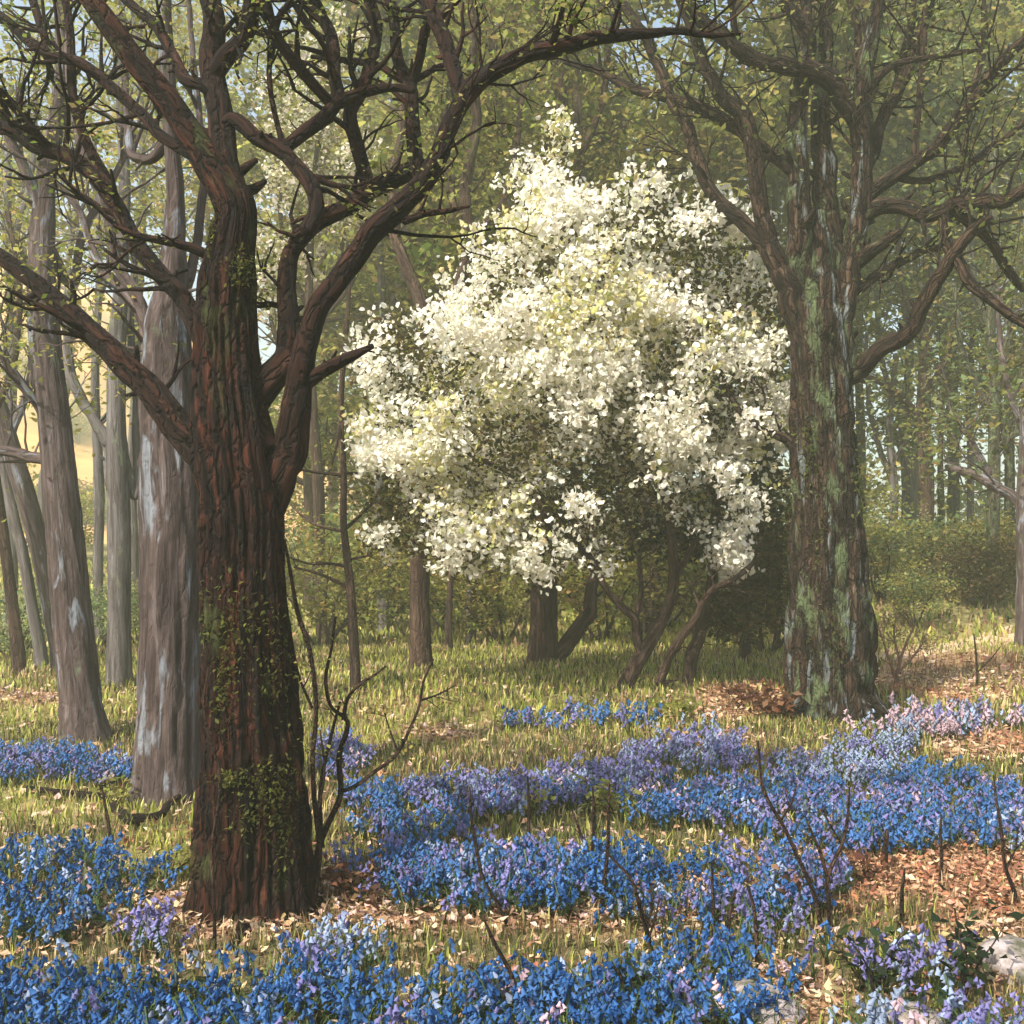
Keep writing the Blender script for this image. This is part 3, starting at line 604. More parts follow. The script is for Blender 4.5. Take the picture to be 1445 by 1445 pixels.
t2.limb([(230, 620, 12), (212, 520, 9), (196, 440, 8), (140, 370, 6), (110, 290, 5), (60, 240, 4)], .9, 8, .1, ntw=7, twl=.6)
t2.limb([(250, 440, 10), (272, 360, 7), (285, 260, 6), (280, 150, 5), (270, 40, 4), (262, -40, 3)], .5, 9, .1, ntw=6, twl=.6)
t2.limb([(236, 200, 8), (212, 226, 7), (190, 222, 7), (180, 180, 6), (178, 90, 5), (170, -10, 4)], .5, 8, .1, ntw=5, twl=.5)
t2.finish(900, .05, YELLOW, .12)
t3 = Tree('pale_tree', 'pale forked blue-grey trunk between the two grey trunks', 'tree',
          [(168, 968, 17), (168, 880, 16), (168, 760, 16), (166, 660, 15), (164, 560, 13), (166, 470, 12), (172, 380, 9), (176, 280, 8), (170, 160, 6), (168, 20, 5)],
          M['pale'], nseg=24, ridge=.08, rf=2, flare=(.3, .3, 2), step=.1, seed=33, group='grey trunks on the left')
t3.limb([(160, 690, 11), (149, 623, 9), (128, 588, 8), (106, 547, 8), (95, 470, 6), (100, 380, 5)], .3, 8, .1, ntw=6, twl=1)
t3.limb([(166, 600, 7), (188, 700, 6), (192, 560, 6), (185, 430, 5), (195, 330, 4)], .3, 7, .1, ntw=6, twl=1)
t3.finish(700, .10, YELLOW, .2)
for k, (lab, tr, mt, sd) in enumerate([
    ('narrow dark leaning trunk at the far left edge, wood nearly black', [(26, 930, 9), (18, 860, 8), (8, 780, 8), (-4, 700, 8), (-18, 600, 7), (-32, 480, 6), (-40, 300, 5)], 'brown', 41),
    ('grey trunk tilting left in front of the golden glow, lower end behind the slim trunk', [(88, 940, 15), (74, 860, 14), (58, 780, 14), (36, 700, 14), (12, 620, 13), (-12, 540, 12), (-40, 430, 10), (-60, 300, 8)], 'grey', 42),
    ('thin pale trunk tilting left, standing between the dark and the grey leaning trunks', [(58, 935, 9), (46, 860, 8), (34, 790, 8), (18, 720, 7), (2, 640, 7), (-14, 560, 6), (-30, 450, 5)], 'pale', 43)]):
    tt = Tree('leaning_tree', lab, 'tree', tr, M[mt], nseg=18, ridge=.08, rf=2, flare=(.3, .25, 2), step=.12, seed=sd, Y=13.6 + .5 * k, group='leaning trunks on the left')
    tt.limb([(tr[4][0], tr[4][1], 6), (tr[4][0] + 30, tr[4][1] - 70, 5), (tr[4][0] + 45, tr[4][1] - 170, 4), (tr[4][0] + 30, tr[4][1] - 300, 3)], .5, 7, .1, ntw=8, twl=1.0)
    tt.finish(500, .09, YELLOW, .2)

for lab, tr, sd, Yk in [('slim hazy pale trunk rising between the slim grey trunk and the forked pale trunk', [(140, 940, 8), (138, 840, 7), (140, 700, 7), (134, 540, 6), (140, 380, 5), (132, 200, 4)], 45, 19),
                    ('slim hazy pale trunk close beside the thick grey trunk on its outer side', [(190, 930, 7), (189, 800, 7), (186, 660, 6), (192, 500, 5), (188, 330, 4)], 46, 21),
                    ('hazy pale trunk at the left border behind the leaning trunks', [(14, 930, 10), (16, 800, 9), (12, 660, 8), (18, 500, 7), (10, 320, 6), (16, 120, 4)], 47, 20)]:
    tt = Tree('slender_tree', lab, 'tree', tr, M['pale'], nseg=14, ridge=.08, rf=2, step=.2, seed=sd, Y=Yk, flare=(.25, .3, 2)); q = tr[-2]
    tt.limb([(q[0], q[1] + 40, 5), (q[0] + 30, q[1] - 60, 4), (q[0] + 42, q[1] - 220, 3)], .5, 6, .1, ntw=7, twl=1.2); tt.finish(420, .11, YELLOW, .25)
c1 = Tree('brown_tree', 'straight brown trunk below the left side of the blossom, forking high above it', 'tree',
          [(594, 980, 17), (593, 930, 15), (592, 840, 14), (594, 700, 13), (598, 560, 13), (601, 470, 12)], M['brown'], nseg=24, ridge=.1, rf=2.2, flare=(.25, .25, 2), step=.06, seed=51, Y=14.2)
c1.limb([(601, 480, 10), (597, 440, 10), (572, 374, 9), (560, 330, 8), (556, 270, 7), (566, 180, 6), (560, 60, 5), (556, -40, 4)], .6, 9, .1, ntw=9, twl=1.1)
c1.limb([(602, 470, 10), (622, 425, 10), (644, 408, 10), (661, 374, 9), (658, 311, 9), (662, 230, 8), (671, 173, 7), (668, 60, 6), (660, -40, 4)], -.5, 9, .1, ntw=9, twl=1.1)
c1.limb([(658, 315, 7), (642, 290, 6), (636, 250, 6), (622, 200, 5), (640, 120, 4)], .4, 7, .1, ntw=6, twl=.9)
c1.limb([(655, 340, 6), (700, 300, 5), (728, 220, 4), (740, 120, 4)], .4, 7, .1, ntw=6, twl=.9)
c1.finish(2600, .11, GREEN, .28)
c2 = Tree('brown_tree', 'stout brown trunk directly below the blossom, forking low to one side', 'tree',
          [(766, 966, 23), (767, 920, 20), (768, 860, 19), (767, 780, 18), (764, 680, 16), (758, 560, 14), (760, 430, 12), (770, 300, 9), (790, 160, 7), (800, 20, 5)], M['brown'], nseg=28, ridge=.1, rf=2.2, flare=(.25, .25, 2), step=.06, seed=52, Y=15.2)
c2.limb([(776, 945, 13), (793, 914, 13), (810, 893, 12), (824, 872, 11), (836, 832, 9), (845, 760, 8), (850, 640, 7), (880, 480, 5), (900, 300, 4)], .5, 10, .1, ntw=9, twl=1.1)
c2.limb([(770, 320, 6), (735, 240, 5), (705, 150, 5), (690, 40, 4)], .4, 7, .1, ntw=8, twl=1.1)
c2.limb([(775, 280, 6), (830, 200, 5), (858, 100, 5), (850, 10, 4)], -.4, 7, .1, ntw=8, twl=1.1)
c2.finish(2600, .12, GREEN, .3)
c4 = Tree('sapling', 'thin sapling with short level side twigs, standing clear beside the dark oak', 'sapling',
          [(502, 975, 8), (499, 900, 7), (491, 796, 6), (485, 744, 5), (485, 675, 5), (481, 588, 4), (485, 502, 4), (492, 420, 3), (490, 340, 2)], M['brown'], nseg=10, ridge=.06, step=.1, seed=53)
for pl in ([(486, 670, 3), (455, 668, 2.5), (420, 662, 1.6)], [(486, 668, 3), (505, 667, 1.6)], [(487, 750, 3), (462, 745, 2.5), (435, 735, 2), (410, 712, 1.5)], [(489, 745, 3), (520, 715, 2), (536, 690, 1.4)],
           [(492, 800, 3), (465, 795, 2.5), (435, 795, 2), (405, 785, 1.5)], [(494, 830, 3), (455, 812, 2.5), (415, 800, 1.5)], [(480, 600, 3), (474, 630, 2), (468, 655, 1.5)], [(492, 790, 2.5), (525, 783, 1.5)]):
    c4.limb(pl, RS(int(pl[0][1])).uniform(-.3, .3), 6, 0, ntw=3, twl=.3, twr=.006, sub=1)
c4.finish(160, .05, YELLOW, .1)
for lab, tr, sd, mt, Yk in [('thin dark trunk in the green gap to the right of the stout brown trunk', [(1052, 938, 9), (1052, 900, 8), (1053, 820, 7), (1058, 700, 6), (1050, 560, 5)], 54, 'brown', None),
                        ('slender blue-grey trunk just right of the straight brown trunk', [(664, 940, 7), (665, 860, 7), (664, 760, 6), (668, 640, 6), (690, 480, 5), (700, 330, 4)], 55, 'grey', 19),
                        ('faint bluish trunk between the sapling and the straight brown trunk', [(540, 950, 9), (541, 880, 8), (538, 780, 8), (534, 640, 7), (540, 480, 6), (536, 330, 5)], 56, 'pale', 21),
                        ('slender brown stem between the two brown trunks, thinnest of the three', [(634, 958, 5), (633, 880, 5), (636, 800, 4), (628, 680, 4), (632, 540, 3)], 57, 'brown', 17.5)]:
    tt = Tree('slender_tree', lab, 'tree', tr, M[mt], nseg=12, ridge=.08, rf=2, step=.15, seed=sd, Y=Yk, flare=(.2, .25, 2)); q = tr[-2]
    tt.limb([(q[0], q[1], 5), (q[0] + 25, q[1] - 90, 4), (q[0] + 30, q[1] - 220, 3)], .5, 6, .1, ntw=7, twl=1.1); tt.finish(500, .11, GREEN, .25)

# misty slim trees on the bank at the right
for k, (lab, tr, br, mt) in enumerate([
    ('darkest slim trunk of the misty bank, nearest the large mossy tree', [(1305, 800, 11), (1306, 744, 11), (1307, 680, 11), (1303, 600, 10), (1306, 500, 9), (1310, 380, 7), (1300, 240, 6)], [[(1304, 600, 7), (1270, 560, 5), (1235, 535, 4), (1200, 520, 3)], [(1305, 560, 6), (1330, 520, 5), (1350, 440, 4)]], 'brown'),
    ('greenish slim trunk with a pale lit side on the misty bank', [(1284, 800, 9), (1282, 760, 9), (1281, 690, 8), (1275, 600, 7), (1284, 500, 6), (1268, 380, 5)], [[(1280, 660, 5), (1262, 610, 4), (1240, 590, 3)]], 'pale'),
    ('tall straight grey-green trunk forking on the right bank', [(1401, 825, 11), (1401, 760, 9), (1402, 690, 9), (1403, 620, 8), (1402, 560, 8), (1398, 470, 7), (1404, 340, 6), (1400, 200, 5)], [[(1403, 640, 7), (1425, 615, 6), (1450, 605, 5)], [(1402, 600, 6), (1385, 560, 5), (1360, 500, 4), (1345, 400, 3)], [(1403, 560, 6), (1420, 500, 5), (1432, 420, 4)]], 'wood_green'),
    ('thin pale trunk between the dark and the forking trunks of the bank', [(1369, 800, 6), (1369, 740, 5), (1370, 660, 5), (1368, 560, 5), (1374, 430, 4), (1368, 300, 3)], [[(1369, 590, 4), (1385, 550, 3), (1390, 480, 3)]], 'pale'),
    ('thin greenish trunk rising just beside the darkest misty trunk', [(1328, 790, 5), (1328, 720, 5), (1327, 640, 4), (1330, 540, 4), (1326, 420, 3), (1330, 300, 3)], [[(1328, 600, 3), (1345, 560, 3), (1352, 500, 2)]], 'wood_green'),
    ('pale crooked trunk on the misty bank near the mossy trunk', [(1262, 810, 7), (1260, 760, 6), (1262, 690, 6), (1256, 620, 5), (1264, 500, 4)], [[(1260, 660, 4), (1275, 630, 3), (1290, 610, 3)]], 'pale'),
    ('grey trunk at the right border with a long dark branch', [(1446, 880, 12), (1446, 800, 11), (1444, 720, 10), (1448, 620, 9), (1452, 480, 8), (1450, 300, 6)], [[(1444, 722, 8), (1428, 697, 8), (1400, 684, 8), (1365, 668, 7), (1336, 657, 6)], [(1400, 684, 6), (1380, 640, 5), (1362, 610, 4), (1350, 600, 3)]], 'grey'),
    ('hair-thin stem between the forking trunk and the right border', [(1424, 810, 5), (1423, 740, 4), (1425, 660, 4), (1421, 560, 4), (1428, 420, 3)], [[(1424, 640, 3), (1412, 590, 3), (1410, 530, 2)]], 'wood_green')]):
    Yk = [23, 26, 21, 25, 27, 24, 17.5, 24][k]
    tt = Tree('bank_tree', lab, 'tree', tr, M[mt], nseg=14, ridge=.08, rf=2, step=.2, seed=60 + k, Y=Yk, flare=(.3, .25, 2), group='slim trees on the misty bank')
    for b_ in br: tt.limb(b_, RS(k).uniform(-1, 1), 7, .1, ntw=5, twl=1.2, twr=.018)
    q = tr[-3]; tt.limb([(q[0], q[1], q[2] * .7), (q[0] - 30, q[1] - 90, 4), (q[0] - 40, q[1] - 220, 3)], .8, 6, .1, ntw=7, twl=1.6)
    tt.finish(1100, .13, COOL + GREEN, .32)

# --- leafy woodland trees of a few kinds, copied to where each stands
def leafy_variant(seed, name, h, crown_lo, cols, n, size, rx, mat):
    rs = RS(seed); root = empty(name, (0, 0, 0))
    r = rs.uniform(.13, .22); mb = MB(); k = 7
    z = np.linspace(-.4, h, k); pts = np.stack([np.cumsum(rs.normal(size=k) * .22), np.cumsum(rs.normal(size=k) * .22), z], 1); pts[:2, :2] = 0
    p, rr, T = tube(mb, pts, np.linspace(r, .03, k), 16, .2, .09, 2.2, seed, 0, (.4, .3, 2)); mb.build('trunk', mat, root)
    ells = []
    for i in range(9):
        q = int(len(p) * rs.uniform(max(.16, crown_lo / h * .75), .85)); a = rs.uniform(0, 2 * math.pi); l = rx * rs.uniform(.7, 1.15)
        d = np.array([math.cos(a), math.sin(a), rs.uniform(.35, .9)]); pp = [p[q] - 0 * d]
        for s_ in range(5): d = unit(d + rs.normal(size=3) * .25 + [0, 0, .1]); pp.append(pp[-1] + d * l / 5)
        mb = MB(); p2, r2, _ = tube(mb, pp, np.linspace(rr[q] * .6, .015, 6), 8, .2, .08, 1.8, seed + i)
        twigs(mb, p2, r2, 9, 1.1, rs, .15, .2, 1, .02); mb.build('bough', mat, root)
        ells += [(p2[-1] + [0, 0, .2], np.array([1.3, 1.3, 1.0]) * rs.uniform(.8, 1.3)), (p2[len(p2) // 2] + [0, 0, .4], np.array([1.0, 1.0, .8]))]
    ells.append((p[-1], np.array([1.4, 1.4, 1.6])))
    ells = [e for e in ells if e[0][2] > crown_lo - .8]
    mb = MB(); clumps(mb, ells, n // 16, 16, size, cols, rs, .2, .5, .25); mb.build('crown', M['leaf'], root)
    return root
def copy_tree(o):
    c = o.copy(); COL.objects.link(c)
    for ch in o.children: d = ch.copy(); COL.objects.link(d); d.parent = c
    return c
KIND = {'low': leafy_variant(101, 'leafy_tree', 15, 3.4, GREEN, 12000, .23, 4.0, M['wood_green']),
        'mid': leafy_variant(102, 'leafy_tree', 17, 5.0, OLIVE + GREEN, 12000, .23, 4.2, M['brown']),
        'gold': leafy_variant(103, 'leafy_tree', 15, 4.0, YELLOW + GREEN, 10000, .22, 3.6, M['brown']),
        'high': leafy_variant(104, 'leafy_tree', 18, 9.5, YELLOW + [(.42, .30, .09), (.36, .24, .08)], 4200, .14, 3.8, M['pale']),
        'cool': leafy_variant(105, 'leafy_tree', 16, 3.6, COOL + COOL + YELLOW, 12000, .23, 4.0, M['wood_green'])}
used = set()
for px, Y, kd, rz, sc, lab in [
    (438, 25, 'gold', .4, 1.0, 'yellow-green leafy tree seen between the dark oak and the sapling'),
    (545, 27, 'low', 2.0, 1.0, 'green leafy tree far behind the straight brown trunk'),
    (700, 22, 'mid', 1.1, 1.0, 'olive-leaved tree rising above the left shoulder of the blossom'),
    (815, 27, 'low', 3.5, 1.05, 'green leafy tree rising behind the pointed top of the blossom'),
    (915, 21, 'mid', 4.4, 1.0, 'dark olive-leaved tree behind the right half of the blossom'),
    (1005, 27, 'gold', 5.2, 1.05, 'yellow-green tree under the arching limb, beside the mossy tree'),
    (1080, 23, 'low', .8, .95, 'green leafy tree close behind the left stems of the mossy tree'),
    (1215, 29, 'cool', 2.6, 1.0, 'cool green tree behind the right stems of the mossy tree'),
    (1345, 31, 'low', 4.0, 1.0, 'green leafy tree standing above the misty bank'),
    (1425, 28, 'cool', 5.5, 1.0, 'cool green leafy tree behind the forking bank trunk'),
    (1530, 26, 'gold', 1.7, 1.0, 'yellow-green tree leaning in over the right border'),
    (1290, 38, 'cool', .2, 1.1, 'farthest cool green tree above the misty bank'),
    (630, 36, 'cool', 1.5, 1.1, 'hazy green tree in the gap between oak limb and blossom'),
    (330, 30, 'high', .9, 1.0, 'tall light tree with high leaves behind the dark oak trunk'),
    (200, 27, 'high', 3.0, 1.0, 'tall light tree with high leaves above the thick grey trunk'),
    (60, 30, 'high', 4.8, .95, 'tall light tree with high leaves above the slim grey trunk'),
    (-60, 24, 'high', 2.2, .9, 'tall light tree with high leaves at the left border'),
    (470, 38, 'gold', 3.8, 1.15, 'distant yellow tree filling the gap right of the oak')]:
    src = KIND[kd]; o = src if kd not in used else copy_tree(src); used.add(kd)
    x = (px - CX) * Y / F; o.location = (x, Y, float(gz(x, Y)[0])); o.rotation_euler.z = rz; o.scale = (sc,) * 3
    tag(o, lab, 'tree', 'leafy trees of the wood behind')
# pale blossoming tree far behind the oak's limbs
Yb = 20
bt = Tree('blossom_tree', 'distant whitish-pink blossoming tree seen through the oak limbs', 'tree',
          [(455, 930, 9), (452, 840, 8), (450, 700, 8), (440, 560, 7), (436, 420, 6), (440, 300, 5), (450, 180, 3)], M['brown'], nseg=12, ridge=.08, rf=2, step=.2, seed=71, Y=Yb)
for pl in ([(440, 470, 5), (470, 400, 4), (490, 320, 3), (510, 230, 2)], [(437, 440, 5), (410, 380, 4), (395, 300, 3), (400, 180, 2)], [(438, 560, 5), (400, 500, 4), (375, 430, 3)]): bt.limb(pl, .6, 6, .1, ntw=7, twl=1.1)
bt.finish()
rs = RS(72); mb = MB(); eb = ells_px([(420, 150, 60, 60), (470, 190, 60, 50), (410, 250, 50, 60), (490, 300, 50, 40), (380, 370, 36, 60), (430, 350, 40, 50), (400, 440, 40, 30), (470, 60, 60, 50), (500, 220, 40, 40)], Yb, rs, 1)
vol = np.array([e[1][0] * e[1][2] for e in eb]); w_ = rs.choice(len(eb), size=420, p=vol / vol.sum()); d = rs.normal(size=(420, 3)); d /= np.linalg.norm(d, axis=1)[:, None]
cc = np.array([e[0] for e in eb])[w_] + d * np.array([e[1] for e in eb])[w_] * (rs.uniform(.1, 1, 420) ** .5)[:, None]; idx = np.repeat(np.arange(420), 10); n = len(idx)
s_ = rs.uniform(.06, .12, n); leaf_quads(mb, cc[idx] + rs.normal(size=(n, 3)) * .09, s_, s_ * .8, pal(rs, n, [(.80, .76, .66), (.78, .68, .62), (.7, .68, .5), (.4, .4, .16)], .08), rs, .15); mb.build('blossom', M['petal'], bt.root)
mb = MB(); clumps(mb, eb, 160, 12, .11, YELLOW + OLIVE, rs, .2, .3); mb.build('leaves', M['leaf'], bt.root)

# --- bushes
def bush_variant(seed, cols, h, n=2600, size=.11):
    rs = RS(seed); root = empty('bush', (0, 0, 0)); ells = []
    for i in range(6):
        a = rs.uniform(0, 6.28); d = np.array([math.cos(a) * .5, math.sin(a) * .5, 1]); pp = [np.array([math.cos(a) * .06, math.sin(a) * .06, -.05])]
        for s_ in range(4): d = unit(d + rs.normal(size=3) * .22); pp.append(pp[-1] + d * h * .2)
        mb = MB(); p2, r2, _ = tube(mb, pp, np.linspace(.03, .008, 5), 6, .1, 0, 2, seed + i); twigs(mb, p2, r2, 6, h * .35, rs, .2, .3, 1, .008); mb.build('stem', M['brown'], root)
        ells.append((p2[-1], np.array([.5, .5, .34]) * h * rs.uniform(.5, .8)))
        ells.append((p2[len(p2) // 2], np.array([.4, .4, .3]) * h * .6))
    mb = MB(); clumps(mb, ells, n // 13, 13, size, cols, rs, .3, .26, .25); mb.build('leaves', M['leaf'], root)
    return root
BK = {'l': bush_variant(206, COOL + YELLOW, 2.2), 'y': bush_variant(201, YELLOW, 2.2), 'g': bush_variant(202, GREEN + YELLOW[:2], 2.4), 'o': bush_variant(203, OLIVE, 2.0), 'c': bush_variant(204, COOL, 2.2), 'b': bush_variant(205, [(.12, .10, .035), (.15, .10, .05), (.10, .09, .03)], 1.6)}
used = set()
for px, Y, kd, rz, sc, lab in [
    (455, 18, 'y', 0, 1.0, 'yellow-green bush right beside the dark oak, behind the sapling'),
    (530, 22, 'c', 1, 1.2, 'cool green bush behind the faint bluish trunk'),
    (640, 21, 'g', 2, 1.1, 'green bush behind the slender blue-grey trunk'),
    (705, 19, 'y', 3, .95, 'yellow bush just left of the stout brown trunk'),
    (850, 19.5, 'y', 4, 1.15, 'bright yellow-green bush behind the blossom tree stems'),
    (930, 22, 'g', 5, 1.2, 'green bush seen between the blossom tree stems'),
    (1010, 20, 'y', .5, 1.05, 'yellow-green bush right of the blossom tree stems'),
    (1085, 16.5, 'o', 1.5, 1.1, 'dark olive bush beside the foot of the mossy tree'),
    (780, 26, 'c', 2.5, 1.4, 'tall cool green bush far behind the stout brown trunk'),
    (590, 27, 'g', 3.5, 1.5, 'tall green bush far behind the straight brown trunk'),
    (1245, 21, 'l', 4.5, .9, 'cool green bush right beside the mossy tree, in front of the bank'),
    (1330, 22, 'l', 5.5, .7, 'green bush on the slope under the thin misty trunks'),
    (1385, 20.5, 'b', .3, .9, 'brownish bush at the foot of the forking bank trunk'),
    (1440, 22, 'y', 1.3, .8, 'yellow-green bush at the right border behind the path'),
    (1290, 19, 'l', 2.3, .5, 'small light green bush at the near edge of the bank'),
    (20, 15.5, 'c', 3.3, .62, 'cool green bush at the left border under the leaning trunks'),
    (140, 17.5, 'c', 4.3, .6, 'low cool green bush between the slim trunk and the pale trunk'),
    (330, 17, 'o', 5.3, .8, 'olive bush showing behind the dark oak'),
    (195, 19, 'y', .9, .55, 'low yellow bush beside the thick grey trunk'),
    (30, 36, 'y', .2, 1.3, 'yellow bush at the near edge of the golden glow, by the left border'),
    (105, 33, 'y', 2.2, 1.1, 'yellow bush at the edge of the golden glow, between slim and pale trunks'),
    (400, 30, 'y', 3.2, 1.3, 'tall yellow bush far behind the dark oak'),
    (690, 33, 'y', 4.2, 1.6, 'big pale bush in the mist above the slender trunks'),
    (1185, 24, 'y', 1.9, 1.1, 'green bush hidden partly by the mossy trunk')]:
    src = BK[kd]; o = src if kd not in used else copy_tree(src); used.add(kd)
    x = (px - CX) * Y / F; o.location = (x, Y, float(gz(x, Y)[0])); o.rotation_euler.z = rz; o.scale = (sc,) * 3
    tag(o, lab, 'bush', 'bushes under the far trees')
for px, Y, kd, sc, lab in [(12, 96, 'y', 2.2, 'tiny far bush high on the golden slope by the left border'), (112, 90, 'g', 1.8, 'tiny far bush on the golden slope right of the slim trunk'),
                          (180, 100, 'y', 2.6, 'tiny far bush on the golden slope beside the thick grey trunk'), (130, 76, 'b', 2.0, 'brownish far bush low on the golden slope'), (22, 74, 'b', 1.8, 'brownish far bush low on the golden slope at the left border')]:
    o = copy_tree(BK[kd]); x = (px - CX) * Y / F; o.location = (x, Y, float(hz(np.array([x]), np.array([Y * 1.0]))[0])); o.scale = (sc * 1.3, sc, sc); o.rotation_euler.z = Y; tag(o, lab, 'bush', 'far bushes on the golden slope')
# a bare pinkish shoot bush by the mossy tree
pb = Tree('bare_bush', 'small bare bush with pinkish shoots right of the mossy trunk', 'bush', [(1262, 975, 3), (1266, 950, 2.4), (1276, 915, 2), (1292, 880, 1.2)], M['shoot'], Y=12.6, nseg=7, step=.05, seed=75)
for pl in ([(1264, 960, 2), (1252, 920, 1.5), (1240, 885, 1)], [(1266, 950, 2), (1290, 925, 1.5), (1308, 900, 1)], [(1270, 935, 1.8), (1262, 895, 1.4), (1265, 865, .9)]): pb.limb(pl, .1, 6, 0, ntw=8, twl=.3, twr=.006)
pb.finish(420, .045, [(.40, .24, .14), (.34, .26, .12), (.22, .2, .07)], .06)

# --- the far wood: one mass of leaves and stems closing the view
rs = RS(300); mb = MB(); ells = []
for k in range(150):
    Y = rs.uniform(42, 58); x = rs.uniform(-.20, .62) * Y; ells.append((np.array([x, Y, rs.uniform(2, 24) ** 1.0]), np.array([3.2, 2.5, 2.6]) * rs.uniform(.7, 1.3)))
for k in range(26):
    Y = rs.uniform(42, 56); x = rs.uniform(-.62, -.2) * Y; ells.append((np.array([x, Y, rs.uniform(15, 26)]), np.array([3.2, 2.5, 2.2]) * rs.uniform(.6, 1.1)))
clumps(mb, ells, 4600, 17, .34, GREEN + COOL + COOL + YELLOW, rs, .2, .8, .25)
tag(mb.build('far_wood', M['leaf']), 'far mass of misty green woodland foliage closing the view', 'wood', kind='stuff')

# ------------------------------------------------------------------ GROUND COVER (uncountable)
def fan_points(rs, n, y0, y1, m=1.12, off=.7):
    """points spread evenly over the floor inside the view's fan"""
    y = np.sqrt(rs.uniform(y0 ** 2, y1 ** 2, n)); x = rs.uniform(-1, 1, n) * (.47 * m * y + off); return x, y
def replicate(mb, PV, PQ, PT, x, y, z, sc, rz, col_fn, lean=None):
    """many copies of a small plant written into one mesh"""
    n, k = len(x), len(PV); c, s = np.cos(rz), np.sin(rz)
    X = PV[None, :, 0] * c[:, None] - PV[None, :, 1] * s[:, None]; Y = PV[None, :, 0] * s[:, None] + PV[None, :, 1] * c[:, None]
    Z = np.repeat(PV[None, :, 2], n, 0)
    if lean is not None: X = X + lean[:, 0:1] * Z ** 2 * 3; Y = Y + lean[:, 1:2] * Z ** 2 * 3
    V = np.stack([X * sc[:, None] + x[:, None], Y * sc[:, None] + y[:, None], Z * sc[:, None] + z[:, None]], -1).reshape(-1, 3)
    o = (np.arange(n) * k)[:, None, None]
    mb.add(V, (PQ[None] + o).reshape(-1, 4) if len(PQ) else None, (PT[None] + o).reshape(-1, 3) if len(PT) else None, Col=col_fn(n, k))

BLUE_D, BLUE_M, LILAC, PALE, PINK = (.015, .072, .22), (.045, .13, .32), (.16, .15, .33), (.24, .30, .43), (.44, .31, .36)
# where the bluebells stand: (x, y, rx, ry, amount, colour) of each drift as first laid out
DRIFT = [(150, 1395, 270, 66, 1, 0), (450, 1375, 250, 54, 1, 0), (700, 1365, 260, 52, 1, 0), (960, 1352, 160, 52, .8, 0), (350, 1450, 420, 60, .9, 0), (800, 1440, 240, 45, .55, 0), (930, 1400, 110, 50, .9, 0),
         (110, 1200, 115, 42, 1, 0), (50, 1240, 80, 26, .9, 0), (560, 1178, 90, 22, 1, 1), (710, 1190, 200, 30, 1, 1), (880, 1196, 210, 32, 1, 0), (1020, 1202, 140, 34, 1, 1), (1110, 1190, 90, 30, .9, 1),
         (600, 1122, 80, 20, .9, 1), (540, 1090, 50, 16, .8, 1), (700, 1086, 140, 20, .9, 2), (850, 1068, 90, 18, .8, 2), (1000, 1100, 120, 22, 1, 1), (1130, 1096, 150, 32, 1, 1), (1260, 1108, 170, 44, 1, 1), (1190, 1058, 80, 26, .8, 3),
         (1410, 1112, 80, 36, .9, 1), (990, 1032, 60, 20, .9, 2), (930, 1040, 50, 14, .7, 2), (830, 992, 90, 9, .7, 1), (60, 1050, 80, 18, .9, 1), (140, 1062, 60, 14, .8, 1), (1330, 992, 120, 18, .7, 4), (482, 1040, 32, 26, .7, 2),
         (1270, 1400, 60, 50, .6, 3), (1150, 1312, 70, 28, .6, 1), (1280, 1312, 90, 30, .6, 2), (1390, 1400, 70, 45, .6, 2), (1180, 1425, 90, 28, .6, 3), (470, 1285, 50, 24, .6, 3), (220, 1265, 60, 18, .4, 3), (1080, 1235, 40, 24, .6, 2),
         (1000, 1300, 80, 24, .5, 0), (640, 1200, 60, 18, .5, 2), (1230, 1025, 60, 12, .6, 3), (960, 1000, 60, 10, .5, 3)]
def drift_mask(x, y, hh):
    px, py = proj(x, y, gz(x, y) + hh); w = np.zeros((len(DRIFT), len(x)))
    nz = (n2(x, y, 1.9, 3, 81) - .5) * 1.1
    for k, (cx, cy, rx, ry, a, c) in enumerate(DRIFT):
        w[k] = a * sstep(1.32, .68, np.sqrt(((px - cx) / rx) ** 2 + ((py - cy) / ry) ** 2) + nz)
    return w.max(0), np.array([d[5] for d in DRIFT])[w.argmax(0)]

